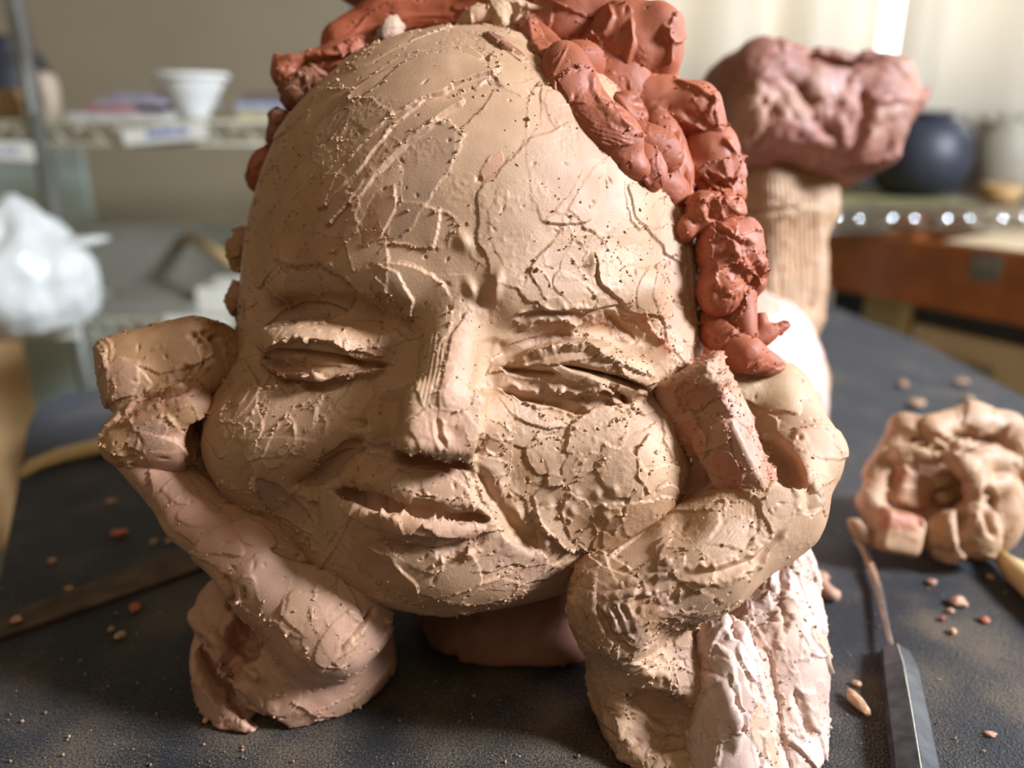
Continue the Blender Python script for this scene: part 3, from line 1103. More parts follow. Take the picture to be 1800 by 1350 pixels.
foot.strokes(90, (0.012, 0.032), (0.008, 0.018), dep=(0.0006, 0.0022), tilt=0.0025, lip=0.001, flat=0.7,
             colors=[FOOTC * 1.2, FOOTC * 0.9, PNK * 0.8], pc=0.5, seed=1)
foot.grit(0.0005)
print('body', round(time.time() - T0, 1))
# ------- the red hair: thumbed ribbons and lumps of a redder clay
def hair(prims, seed, ops=None, n=16, base=HAIR, step=0.0020, lump=0.0018, lev=2):
    c = Clay(prims, step=step, lev=lev, seed=seed, base=base, lump=lump * 0.6, lumpscale=0.016)
    c.strokes(max(3, n // 3), (0.008, 0.018), (0.005, 0.009), dep=(0.0002, 0.0008), tilt=0.0009, lip=0.0009, flat=0.5,
              colors=[HAIR * 1.12, HAIR * 0.92, np.array(lin(172, 108, 88))], pc=0.6, seed=1)
    if ops: ops(c)
    c.grit(0.0004, where=c.rough)
    c.pits(18, 1, r=(0.0004, 0.0009))
    c.build('hair_curl', M_RED, SCULPT)
    CURLS.append(c)
    return c


CURLS = []
SK_C, SK_R = U(826, 446, .385), np.array([372, 370, 335]) * .385 / F


def SD(px, py):
    """distance at which the line through a pixel meets the bare skull (or passes nearest to it)"""
    d = U(px, py, 1.0) / SK_R
    c = SK_C / SK_R
    A_, B_, C_ = d @ d, d @ c, c @ c - 1
    q = B_ * B_ - A_ * C_
    return (B_ - math.sqrt(max(q, 0))) / A_


def HE(px, py, d, *a, **k):
    return E(px, py, SD(px, py) + (d - .338) + .002, *a, **k)


def HC(a, b, *r, **k):
    return CAP((a[0], a[1], SD(a[0], a[1]) + (a[2] - .338) + .002), (b[0], b[1], SD(b[0], b[1]) + (b[2] - .338) + .002), *r, **k)

ORG = np.array(lin(166, 86, 56))
# ribbon over the top of the forehead, left half
hair([CAP((602, 78, .385), (690, 30, .388), 40, 46), CAP((690, 30, .388), (840, 8, .385), 46, 44, k=25),
      CAP((840, 8, .385), (950, 0, .375), 42, 40, k=20), E(700, -30, .40, 120, 40, 90, k=20),
      E(800, 26, .338, 100, 10, 36, k=8, op='-')], 31,
     lambda c: (c.crease([(600, 70), (680, 38), (720, 28), (830, 26), (870, 30)], 5, -7, jag=0.8),
                c.crease([(690, 48), (760, 52), (850, 50)], 9, 12),
                c.swipe([(610, 75), (690, 30), (790, 12), (880, 8)], 26, 0, 0, 5, color=ORG, ck=0.9, cup=7, flat=0.8),
                c.swipe([(800, 12), (880, 6)], 18, 2, 2, 3, color=ORG, ck=0.8)), base=ORG, n=10)
# small tail curling out on the left
hair([CAP((488, 100, .378), (502, 128, .378), 9, 24), CAP((502, 128, .378), (560, 110, .380), 26, 22, k=12),
      CAP((560, 110, .380), (640, 85, .382), 22, 26, k=12), E(600, 100, .380, 60, 24, 40, roll=-25, k=12)], 32,
     lambda c: (c.crease([(490, 105), (540, 100), (600, 95), (650, 75)], 5, -6, jag=0.8),
                c.crease([(510, 125), (560, 108), (630, 95)], 6, 6)), n=8)
hair([E(522, 158, .382, 32, 24, 36, roll=-30), E(520, 180, .382, 20, 16, 30, k=10), E(545, 140, .38, 34, 20, 34, roll=-25, k=10)], 33, n=6,
     base=np.array(lin(140, 92, 66)))
hair([E(492, 215, .385, 20, 24, 30), E(485, 238, .385, 16, 20, 26, k=8)], 34, n=5, base=np.array(lin(128, 92, 66)))
hair([E(462, 300, .392, 24, 40, 40, roll=18), E(472, 280, .39, 20, 22, 30, k=8)], 35, n=4, base=HAIR * 0.95, lump=0.0008)
# pressed hollow beside the parting
hair([HE(990, 55, .352, 75, 60, 60), HC((1005, 8, .350), (1075, 12, .352), 32, 28, k=16), HE(1010, 60, .322, 58, 40, 76, roll=-20, k=10, op='-'),
      HC((925, 40, .342), (950, 95, .342), 18, 20, k=10), HC((950, 95, .342), (990, 112, .342), 18, 14, k=10),
      HE(960, 110, .345, 40, 30, 40, k=10)], 36,
     lambda c: (c.crease([(930, 30), (938, 80), (965, 108), (1000, 115)], 6, -6, jag=0.9),
                c.swipe([(960, 50), (1000, 70), (1040, 60)], 30, 0, 0, 2, color=np.array(lin(174, 98, 72)), ck=0.8)), n=8)
# flat bed of red clay under the ribbons, along the hairline
hair([HC((930, 60, .344), (1000, 150, .344), 30, 44), HC((1000, 150, .344), (1080, 250, .344), 44, 40, k=20),
      HC((1080, 250, .344), (1170, 340, .344), 40, 36, k=20), HC((1170, 340, .344), (1215, 410, .344), 36, 26, k=20),
      HE(1075, 145, .341, 90, 70, 34, roll=40, k=20), HE(1190, 260, .346, 80, 90, 36, roll=20, k=20)], 46, n=10, base=HAIR * 0.92)
# large lump, top right
hair([HE(1110, 78, .348, 86, 74, 62, roll=20), HE(1155, 50, .350, 44, 44, 50, k=14), HC((1072, 0, .352), (1092, 34, .346), 10, 30, k=12),
      HE(1168, 88, .348, 32, 54, 40, k=12), HE(1050, 105, .342, 60, 46, 40, k=14), HE(1150, 165, .344, 52, 40, 36, k=14),
      HE(1078, 70, .314, 22, 52, 62, roll=20, k=7, op='-'), HE(1140, 92, .310, 18, 44, 50, roll=-14, k=7, op='-'),
      HE(1178, 40, .316, 20, 24, 50, k=6, op='-')], 37,
     lambda c: (c.crease([(1070, 8), (1078, 30), (1062, 60), (1010, 78)], 6, -8, jag=0.8),
                c.crease([(1108, 30), (1112, 70), (1100, 120)], 6, -8, jag=0.8),
                c.crease([(1165, 40), (1180, 75), (1178, 115)], 5, -7, jag=0.9),
                c.swipe([(1100, 120), (1125, 140), (1160, 150)], 24, 2, 2, 4, color=np.array(lin(176, 112, 94)), ck=0.7, lines=0.5)), n=14)
# glossy S fold running down to the right
hair([HE(1000, 150, .338, 52, 80, 40, roll=-14), HE(1058, 225, .337, 82, 48, 40, roll=28, k=12), HE(1135, 262, .338, 72, 44, 40, roll=18, k=12),
      HE(1020, 110, .340, 46, 40, 40, k=12), HE(1090, 285, .342, 60, 34, 40, roll=25, k=12),
      HE(1020, 158, .306, 24, 62, 66, roll=-28, k=6, op='-'), HE(1082, 214, .304, 66, 14, 66, roll=34, k=6, op='-'),
      HE(1110, 262, .308, 50, 16, 46, roll=22, k=8, op='-')], 38,
     lambda c: (c.crease([(1000, 75), (975, 130), (975, 190), (1005, 232), (1060, 262)], 5, -6, jag=0.9),
                c.crease([(1045, 120), (1040, 160), (1075, 200), (1120, 230)], 5, -6, jag=0.9),
                c.swipe([(990, 185), (1030, 225), (1110, 250)], 18, 2, 2, 2, lines=0.9),
                c.swipe([(985, 95), (985, 140)], 14, 1, 2, 3)), n=8)
# swoop to the outer edge
hair([HE(1150, 178, .337, 98, 50, 38, roll=6), HE(1218, 190, .340, 50, 48, 40, k=12), HE(1248, 222, .342, 26, 52, 36, roll=-20, k=12),
      HE(1105, 195, .336, 40, 30, 34, roll=35, k=12),
      HE(1165, 168, .305, 66, 20, 62, roll=2, k=6, op='-'), HE(1222, 196, .306, 34, 18, 50, roll=20, k=6, op='-')], 39,
     lambda c: (c.crease([(1180, 140), (1225, 155), (1255, 175), (1240, 210)], 5, -7, jag=0.9),
                c.crease([(1080, 165), (1110, 205), (1130, 230)], 6, -8, jag=1.0),
                c.crease([(1140, 200), (1190, 205), (1250, 232)], 6, -7, jag=1.0)), n=9)
# long fold going down, with a ruffled flap
hair([HE(1172, 290, .333, 44, 100, 36, roll=-12), HE(1205, 385, .334, 36, 50, 34, roll=-14, k=12),
      HE(1252, 268, .338, 52, 60, 38, roll=-10, k=12), HE(1268, 320, .336, 38, 48, 40, k=12), HC((1225, 300, .332), (1278, 338, .332), 26, 32, k=8),
      HE(1135, 295, .336, 34, 46, 36, roll=-20, k=12),
      HE(1256, 268, .304, 30, 30, 62, roll=25, k=6, op='-'), HE(1216, 330, .304, 13, 56, 60, roll=-12, k=6, op='-'), HE(1245, 330, .303, 8, 34, 50, roll=-50, k=5, op='-')], 40,
     lambda c: (c.crease([(1195, 225), (1188, 270), (1200, 330), (1225, 385)], 7, -6),
                c.crease([(1130, 250), (1118, 290), (1145, 330)], 6, -7, jag=1.0),
                c.crease([(1240, 300), (1262, 320), (1292, 345)], 5, 9, lip=7, jag=0.8),
                c.crease([(1228, 310), (1246, 338), (1282, 356)], 5, 9, lip=7, jag=0.8),
                c.crease([(1270, 240), (1298, 278), (1302, 322)], 5, -7, jag=0.9),
                c.swipe([(1172, 225), (1176, 290), (1200, 370)], 22, 2, 0, 3, color=np.array(lin(176, 112, 96)), ck=0.7, lines=0.7)), n=10)
hair([E(1275, 370, .338, 32, 38, 40), E(1235, 375, .336, 30, 40, 40, k=14), E(1205, 405, .334, 18, 22, 26, k=10)], 41,
     lambda c: c.crease([(1252, 345), (1250, 390)], 6, 8, lip=5, jag=0.8), n=6)
# red clay filler behind the temple, darkened for the shade between head and hair
hair([E(1228, 450, .368, 34, 140, 56, roll=-4), E(1210, 430, .405, 62, 190, 70, roll=-8), E(1245, 580, .40, 60, 90, 60, k=20)], 45, n=4, base=HAIR * 0.8)
# loose lumps by the ear
hair([E(1278, 440, .335, 56, 56, 50), E(1265, 510, .333, 42, 48, 44, k=14), E(1322, 480, .338, 26, 46, 36, k=12), E(1305, 420, .336, 30, 34, 34, k=10),
      E(1290, 470, .304, 18, 30, 40, roll=-25, k=8, op='-'), E(1305, 465, .330, 22, 30, 26, k=6)], 42,
     lambda c: (c.bump(1265, 518, 14, 14, -9), c.swipe([(1255, 425), (1285, 450), (1290, 490)], 26, 0, 0, 5, cup=7, flat=0.8), c.swipe([(1310, 420), (1330, 460), (1325, 510)], 16, 0, 0, 5, cup=5, flat=0.8), c.crease([(1250, 400), (1290, 420), (1325, 440)], 6, 6, lip=6, jag=1.0),
                c.crease([(1300, 440), (1330, 470), (1345, 500)], 6, 7, lip=7, jag=1.0)), n=12)
hair([CAP((1300, 520, .336), (1312, 588, .332), 30, 20), E(1270, 560, .342, 40, 40, 40, k=12)], 43, n=4, lump=0.0008)
hair([CAP((1262, 585, .338), (1310, 622, .332), 30, 34), CAP((1310, 622, .332), (1358, 640, .338), 32, 20, k=12),
      CAP((1330, 600, .345), (1350, 585, .345), 20, 18, k=10), CAP((1340, 590, .345), (1380, 572, .345), 10, 11, k=6),
      CAP((1338, 590, .345), (1338, 560, .345), 12, 12, k=6)], 44, n=8, lump=0.0010)
# scraps of tan and grey clay left at the parting
def scrap(prims, seed, base=TAN, nm='clay_scrap', n=6):
    c = Clay(prims, step=0.0018, lev=2, seed=seed, base=base, lump=0.0012, lumpscale=0.008, floor=False)
    c.strokes(n, (0.004, 0.01), (0.003, 0.006), tilt=0.001, lip=0.0006, colors=PATCH, seed=1)
    c.grit(0.0005)
    c.build(nm, M_CLAY, SCULPT)


scrap([HE(845, 36, .342, 42, 18, 24, roll=-10), HE(815, 44, .342, 16, 10, 14, k=6)], 51, TAN * 1.1)
scrap([HE(878, 35, .338, 15, 20, 18, roll=-10), HE(880, 14, .342, 22, 16, 20, k=6)], 52, TAN)
scrap([HE(910, 40, .348, 30, 40, 26, roll=-30), HC((880, 0, .345), (960, 18, .345), 12, 8, k=8)], 53, TAN * 1.05)
scrap([HC((835, 62, .345), (890, 88, .338), 12, 15), HC((890, 88, .338), (940, 128, .340), 14, 7, k=6)], 54, np.array(lin(150, 100, 76)))
scrap([HE(686, 55, .365, 18, 20, 18, roll=20), HE(665, 72, .366, 12, 8, 12, k=5)], 55, np.array(lin(160, 148, 142)))
# scraps standing off the left temple
scrap([E(428, 440, .378, 24, 42, 34, roll=5), E(440, 425, .372, 12, 18, 18, k=6)], 56, TAN2 * 0.9)
scrap([E(420, 530, .372, 20, 26, 26, roll=10), E(412, 505, .374, 9, 9, 10, k=4)], 57, TAN2)
scrap([E(424, 570, .365, 8, 22, 12, roll=12), E(432, 560, .362, 6, 6, 8, k=3)], 58, GRY * 0.7)
scrap([E(1248, 645, .350, 10, 8, 10), E(1240, 655, .350, 9, 6, 9, k=3)], 59, TAN)
print('hair', round(time.time() - T0, 1))
# ------------------------------------------------------------------ room, furniture and the things around the sculpture
def box_vf(x0, x1, y0, y1, z0, z1):
    V = [(x, y, z) for x in (x0, x1) for y in (y0, y1) for z in (z0, z1)]
    Fq = [(0, 1, 3, 2), (4, 6, 7, 5), (0, 4, 5, 1), (2, 3, 7, 6), (0, 2, 6, 4), (1, 5, 7, 3)]
    return V, Fq


def bevel_mesh(name, V, Fq, mat, parent=None, bev=0.0, seg=2, smooth=False):
    bm = bmesh.new()
    vs = [bm.verts.new(v) for v in V]
    for f in Fq: bm.faces.new([vs[i] for i in f])
    bmesh.ops.recalc_face_normals(bm, faces=bm.faces[:])
    if bev: bmesh.ops.bevel(bm, geom=bm.edges[:], offset=bev, segments=seg, affect='EDGES', profile=0.5)
    bm.verts.ensure_lookup_table()
    VV = [v.co[:] for v in bm.verts]
    FF = [[v.index for v in f.verts] for f in bm.faces]
    bm.verts.index_update()
    FF = [[v.index for v in f.verts] for f in bm.faces]
    bm.free()
    return mesh_obj(name, np.array(VV), FF, mat, parent, smooth)


def boxo(name, x0, x1, y0, y1, z0, z1, mat, parent=None, bev=0.0, rz=0.0):
    V, Fq = box_vf(x0, x1, y0, y1, z0, z1)
    V = np.array(V)
    if rz:
        c = np.array([(x0 + x1) / 2, (y0 + y1) / 2, 0])
        R = np.array(Matrix.Rotation(math.radians(rz), 3, 'Z'))
        V = (V - c) @ R.T + c
    return bevel_mesh(name, V, Fq, mat, parent, bev)


def prism(name, top, thick, mat, parent=None, bev=0.0):
    """a slab: polygon of top points (x, y, z), extruded down"""
    n = len(top)
    V = [tuple(p) for p in top] + [(p[0], p[1], p[2] - thick) for p in top]
    Fq = [list(range(n)), list(range(2 * n - 1, n - 1, -1))] + [(i, (i + 1) % n, n + (i + 1) % n, n + i) for i in range(n)]
    return bevel_mesh(name, V, Fq, mat, parent, bev)


def tube(name, pts, r, mat, parent=None, seg=10, smooth=True, flat=1.0):
    P = [Vector(p) for p in pts]
    rs = r if isinstance(r, (list, tuple)) else [r] * len(P)
    V, Fq = [], []
    up = Vector((0, 0, 1))
    for i, p in enumerate(P):
        t = (P[min(i + 1, len(P) - 1)] - P[max(i - 1, 0)]).normalized()
        a = t.cross(up)
        if a.length < 1e-4: a = Vector((1, 0, 0))
        a.normalize()
        b = a.cross(t)
        for k in range(seg):
            an = 2 * math.pi * k / seg
            V.append((p + a * math.cos(an) * rs[i] + b * math.sin(an) * rs[i] * flat)[:])
    for i in range(len(P) - 1):
        for k in range(seg):
            Fq.append((i * seg + k, i * seg + (k + 1) % seg, (i + 1) * seg + (k + 1) % seg, (i + 1) * seg + k))
    Fq.append(list(range(seg))[::-1])
    Fq.append([(len(P) - 1) * seg + k for k in range(seg)])
    return mesh_obj(name, np.array(V), Fq, mat, parent, smooth)


def lathe(name, c, prof, mat, parent=None, seg=40, wob=0.0):
    V, Fq = [], []
    for r, z in prof:
        for k in range(seg):
            a = 2 * math.pi * k / seg
            V.append((c[0] + r * math.cos(a), c[1] + r * math.sin(a), c[2] + z))
    n = len(prof)
    for i in range(n - 1):
        for k in range(seg):
            Fq.append((i * seg + k, i * seg + (k + 1) % seg, (i + 1) * seg + (k + 1) % seg, (i + 1) * seg + k))
    Fq.append(list(range(seg))[::-1])
    return mesh_obj(name, np.array(V), Fq, mat, parent, True)


def merge_tubes(name, lines, r, mat, parent, seg=6):
    V, Fq = [], []
    for a, b in lines:
        a, b = Vector(a), Vector(b)
        t = (b - a).normalized()
        u = t.cross(Vector((0, 0, 1)))
        if u.length < 1e-3: u = Vector((1, 0, 0))
        u.normalize()
        w = u.cross(t)
        o = len(V)
        for p in (a, b):
            for k in range(seg):
                an = 2 * math.pi * k / seg
                V.append((p + (u * math.cos(an) + w * math.sin(an)) * r)[:])
        for k in range(seg):
            Fq.append((o + k, o + (k + 1) % seg, o + seg + (k + 1) % seg, o + seg + k))
        Fq.append([o + k for k in range(seg)][::-1])
        Fq.append([o + seg + k for k in range(seg)])
    return mesh_obj(name, np.array(V), Fq, mat, parent, True)


CHROME = plain('chrome_wire', (0.62, 0.63, 0.62), 0.22, 0.9, 0.08)
CHROME2 = plain('bright_chrome', (0.80, 0.82, 0.83), 0.12, 1.0, 0.05)
DULLWIRE = plain('dusty_wire', lin(176, 168, 148), 0.5, 0.25, 0.12)
POSTM = plain('dull_post', lin(112, 112, 104), 0.45, 0.35, 0.10)
WALLM = plain('taupe_wall', lin(158, 145, 120), 0.85, 0, 0.07, 3.0, 0.1, 60)
FLOORM = plain('grey_floor', lin(140, 134, 122), 0.7, 0, 0.1, 4.0)
WHITE = plain('white_card', lin(232, 230, 218), 0.7, 0, 0.03)
PAPERM = plain('white_cup', lin(236, 236, 230), 0.55, 0, 0.02)
INK = plain('blue_ink', lin(96, 112, 178), 0.6, 0, 0.1)
TEAL = plain('pale_teal', lin(205, 226, 222), 0.6, 0, 0.05)
CARDB = plain('cardboard', lin(208, 168, 118), 0.8, 0, 0.06, 20)
BAGM = plain('white_plastic', lin(240, 242, 238), 0.32, 0, 0.03, trans=0.15)
BOARDG = plain('grey_board', lin(140, 138, 126), 0.7, 0, 0.10, 14)
WOODO = plain('orange_wood', lin(156, 88, 38), 0.42, 0, 0.22, 26)
WOODT = plain('pale_wood', lin(206, 176, 124), 0.5, 0, 0.10, 40)
BEIGE = plain('beige_box', lin(196, 172, 136), 0.6, 0, 0.06)
OLIVE = plain('olive_paint', lin(146, 128, 80), 0.6, 0, 0.08)
GREYP = plain('grey_plastic', lin(132, 126, 114), 0.5, 0, 0.06)
DARKP = plain('near_black', lin(30, 29, 30), 0.55, 0, 0.2)
POTB = plain('blue_black_glaze', lin(44, 46, 56), 0.5, 0, 0.3, 20)
POTG = plain('grey_stoneware', lin(146, 136, 118), 0.6, 0, 0.15, 18)

# ---- the room
WY = 2.05
xw0, xw1 = on_y(1105, 60, WY)[0], 2.2
zw0 = 0.33
st = lambda o: tag(o, kind='structure')
wl = st(boxo('wall_back', -2.4, xw0, WY, WY + 0.12, -0.75, 2.1, WALLM))
st(boxo('wall_back_sill', xw0 + 0.0005, 2.6, WY, WY + 0.12, -0.75, zw0, WALLM))
st(boxo('wall_back_lintel', xw0 + 0.0005, 2.6, WY, WY + 0.12, 1.5, 2.1, WALLM))
st(boxo('wall_left', -2.52, -2.401, -1.2, WY + 0.12, -0.75, 2.1, WALLM))
st(boxo('floor', -2.52, 2.72, -1.2, WY + 0.12, -0.85, -0.7505, FLOORM))
wf = plain('window_paint', lin(214, 212, 204), 0.5, 0, 0.03)
for a, b, c, d in ((xw0, xw0 + 0.05, zw0, 1.5), (1.05, 1.09, zw0, 1.5), (2.55, 2.6, zw0, 1.5)):
    pass
win = st(bevel_mesh('window_1', *box_vf(xw0 + 0.001, xw0 + 0.05, WY + 0.02, WY + 0.07, zw0 + 0.001, 1.499), wf))
for i, (a, b, c, d) in enumerate(((1.30, 1.35, zw0 + 0.05, 1.45), (2.55, 2.599, zw0 + 0.001, 1.499), (xw0 + 0.051, 2.549, zw0 + 0.001, zw0 + 0.049), (xw0 + 0.051, 2.549, 1.451, 1.499))):
    boxo('window_bar', a, b, WY + 0.02, WY + 0.07, c, d, wf, win)
gm, gnt, gN, gL, gb = new_mat('window_glass')
gb.inputs['Transmission Weight'].default_value = 1
gb.inputs['Roughness'].default_value = 0.0
gb.inputs['IOR'].default_value = 1.0
gb.inputs['Specular IOR Level'].default_value = 0.1
boxo('window_glass', xw0 + 0.051, 2.549, WY + 0.043, WY + 0.047, zw0 + 0.05, 1.45, gm, win)
# overcast sky outside the window
sm = bpy.data.materials.new('overcast_sky')
sm.use_nodes = True
nt = sm.node_tree
nt.nodes.clear()
em = nt.nodes.new('ShaderNodeEmission')
em.inputs[0].default_value = (1.0, 0.99, 0.96, 1)
em.inputs[1].default_value = SKY_STRENGTH
ou = nt.nodes.new('ShaderNodeOutputMaterial')
nt.links.new(em.outputs[0], ou.inputs[0])
st(mesh_obj('sky_outside', np.array([(-0.6, 3.2, -0.7), (5, 3.2, -0.7), (5, 3.2, 3.2), (-0.6, 3.2, 3.2)]), [(0, 1, 2, 3)], sm, None, False))

# ---- curtains
cm, nt, N, L, b = new_mat('curtain_cloth')
b.inputs['Base Color'].default_value = lin(230, 224, 212) + (1,)
b.inputs['Roughness'].default_value = 0.85
tl = N.new('ShaderNodeBsdfTranslucent')
tl.inputs[0].default_value = lin(236, 229, 216) + (1,)
ms = N.new('ShaderNodeMixShader')
ms.inputs[0].default_value = 0.42
L.new(b.outputs[0], ms.inputs[1])
L.new(tl.outputs[0], ms.inputs[2])
L.new(ms.outputs[0], N['Material Output'].inputs[0])


def curtain(name, px0, px1, ybot, Y, seed, label, lace):
    r = np.random.default_rng(seed)
    x0, x1 = on_y(px0, 100, Y)[0], on_y(px1, 100, Y)[0]
    zb, zt = on_y(1500, ybot, Y)[2], 1.62
    nu, nv = 220, 46
    ph = r.uniform(0, 6, 4)
    V = np.zeros((nv + 1, nu + 1, 3))
    for i in range(nu + 1):
        u = i / nu
        x = x0 + (x1 - x0) * u
        fold = 0.045 * math.sin(x * 23 + ph[0] + 1.2 * math.sin(x * 8 + ph[1])) + 0.004 * math.sin(x * 57 + ph[2])
        sc = 0.010 * abs(math.sin(x * 95)) if lace else 0.002 * math.sin(x * 40)
        for j in range(nv + 1):
            v = j / nv
            V[j, i] = (x, Y + fold * (0.75 + 0.25 * v), zb - sc * (1 - v) ** 6 + (zt - zb) * v)
    Vf = V.reshape(-1, 3)
    k = nu + 1
    Fq = np.array([(j * k + i, j * k + i + 1, (j + 1) * k + i + 1, (j + 1) * k + i) for j in range(nv) for i in range(nu)])
    root = mesh_obj(name, Vf, Fq, cm)
    md = root.modifiers.new('thick', 'SOLIDIFY')
    md.thickness = 0.002
    tag(root, label, 'curtain', 'curtains at the window')
    if lace:
        # band of lace along the hem: small eyelets and scallops standing proud of the cloth
        V2, F2 = [], []
        n = int((x1 - x0) / 0.033)
        for i in range(n):
            xc = x0 + (i + 0.5) * 0.033
            f = 0.045 * math.sin(xc * 23 + ph[0] + 1.2 * math.sin(xc * 8 + ph[1])) + 0.004 * math.sin(xc * 57 + ph[2])
            o = len(V2)
            for q in range(9):
                an = math.pi * q / 8
                for rr in (0.016, 0.009):
                    V2.append((xc + rr * math.cos(an), Y + f * 0.75 - 0.004, zb + 0.010 - rr * 1.25 * math.sin(an)))
            for q in range(8):
                F2.append((o + 2 * q, o + 2 * q + 2, o + 2 * q + 3, o + 2 * q + 1))
        lc = mesh_obj('lace_hem', np.array(V2), F2, cm, root, True)
        m2 = lc.modifiers.new('t', 'SOLIDIFY')
        m2.thickness = 0.002
        lc['kind'] = 'stuff'
    return root


curtain('curtain', 1150, 1548, 222, 1.93, 3, 'white curtain left of the bright gap, behind the reddish foot', True)
curtain('curtain', 1570, 1990, 208, 1.90, 8, 'white curtain with scalloped lace hem at the right edge of the photo', True)

# ---- work table under a black canvas
tm, nt, N, L, b = new_mat('black_canvas')
tc = N.new('ShaderNodeTexCoord')
b.inputs['Roughness'].default_value = 0.62
b.inputs['Specular IOR Level'].default_value = 0.35
b.inputs['Sheen Weight'].default_value = 0.12
b.inputs['Sheen Roughness'].default_value = 0.5
b.inputs['Sheen Tint'].default_value = (0.75, 0.82, 1.0, 1)  # blue tint stands in for window sky reflecting off the far canvas
nz = N.new('ShaderNodeTexNoise')
nz.inputs['Scale'].default_value = 22
nz.inputs['Detail'].default_value = 6
L.new(tc.outputs['Object'], nz.inputs['Vector'])
nf = N.new('ShaderNodeTexNoise')
nf.inputs['Scale'].default_value = 1100
nf.inputs['Detail'].default_value = 3
L.new(tc.outputs['Object'], nf.inputs['Vector'])


def math_node(op, a, b_, clamp=False):
    m = N.new('ShaderNodeMath')
    m.operation = op
    m.use_clamp = clamp
    for i, v in enumerate((a, b_)):
        if isinstance(v, (int, float)):
            m.inputs[i].default_value = v
        else:
            L.new(v, m.inputs[i])
    return m.outputs[0]


def blob(center, rad):
    d = N.new('ShaderNodeVectorMath')
    d.operation = 'DISTANCE'
    L.new(tc.outputs['Object'], d.inputs[0])
    d.inputs[1].default_value = center
    mr = N.new('ShaderNodeMapRange')
    mr.inputs[1].default_value = rad
    mr.inputs[2].default_value = rad * 0.2
    L.new(d.outputs['Value'], mr.inputs[0])
    return mr.outputs[0]


TORG = np.array([0.0, 0.45, 0.0])
dust = 0.0
for (px, py, r_) in ((800, 1290, .075), (930, 1330, .06), (560, 1320, .05), (1760, 1210, .07), (1690, 1130, .05), (1600, 1330, .06), (420, 1280, .04), (330, 1050, .04), (120, 1320, .07)):
    c = on_z(px, py, 0) - TORG
    bl = blob(tuple(c), r_)
    dust = bl if isinstance(dust, float) else math_node('MAXIMUM', dust, bl)
d1 = math_node('ADD', math_node('MULTIPLY', dust, 0.15), math_node('MULTIPLY', nz.outputs['Fac'], 0.75))
d2 = math_node('SUBTRACT', math_node('ADD', d1, nf.outputs['Fac']), 0.91)
d3 = math_node('MULTIPLY', math_node('MULTIPLY', d2, 4.0, True), 0.75)
mx = N.new('ShaderNodeMix')
mx.data_type = 'RGBA'
mx.inputs[6].default_value = lin(24, 23, 23) + (1,)
mx.inputs[7].default_value = lin(112, 94, 72) + (1,)
L.new(d3, mx.inputs[0])
L.new(mx.outputs[2], b.inputs['Base Color'])
wv = N.new('ShaderNodeTexVoronoi')
wv.inputs['Scale'].default_value = 950
L.new(tc.outputs['Object'], wv.inputs['Vector'])
bp = N.new('ShaderNodeBump')
bp.inputs['Strength'].default_value = 0.7
bp.inputs['Distance'].default_value = 0.0006
L.new(wv.outputs['Distance'], bp.inputs['Height'])
L.new(bp.outputs['Normal'], b.inputs['Normal'])

table = empty('work_table', tuple(TORG), 'work table covered in dusty black canvas, under the clay sculpture', 'table')
ed = [on_z(0, 1010), on_z(30, 850), on_z(48, 745), on_z(66, 712), on_z(110, 693), on_z(180, 681)]
bk = on_z(1395, 528)
poly = [(-0.16, -0.02, 0)] + [tuple(p) for p in ed] + [tuple(bk), tuple(on_z(1434, 526)), tuple(on_z(1620, 601)), tuple(on_z(1800, 697)), (0.50, -0.02, 0)]
prism('canvas_top', poly, 0.006, tm, table, 0.002)
inner = [(p[0] * 0.985, p[1] * 0.985 + 0.006, -0.0065) for p in poly]
prism('tabletop', inner, 0.028, WOODT, table)
for lx, ly in ((-0.13, 0.05), (0.44, 0.05), (-0.33, 0.62), (0.40, 1.02)):
    boxo('leg', lx - 0.025, lx + 0.025, ly - 0.025, ly + 0.025, -0.75, -0.035, WOODT, table, 0.003)

# ---- the flat bar, the tools and the lump of clay on the table
DUSTY = plain('dusty_brown_strip', lin(80, 62, 44), 0.75, 0, 0.55, 60, 0.4, 500)
bar = prism('flat_bar', [on_z(-40, 1096, .0028), on_z(300, 972, .0028), on_z(400, 960, .0028), on_z(392, 984, .0028), on_z(0, 1119, .0028), on_z(-40, 1134, .0028)], 0.0026, DUSTY, None, 0.0006)
tag(bar, 'thin flat dusty brown bar lying on the black canvas, left of the elbow', 'bar')
mt = tube('modelling_tool', [on_z(38, 836, .004), on_z(60, 818, .005), on_z(110, 800, .006), on_z(190, 782, .006), on_z(300, 772, .006), on_z(380, 770, .006)],
          [0.004, 0.008, 0.0105, 0.011, 0.0105, 0.009], WOODT, None, 14, True, 0.5)
tag(mt, 'curved pale wooden modelling tool lying behind the left fist', 'tool')

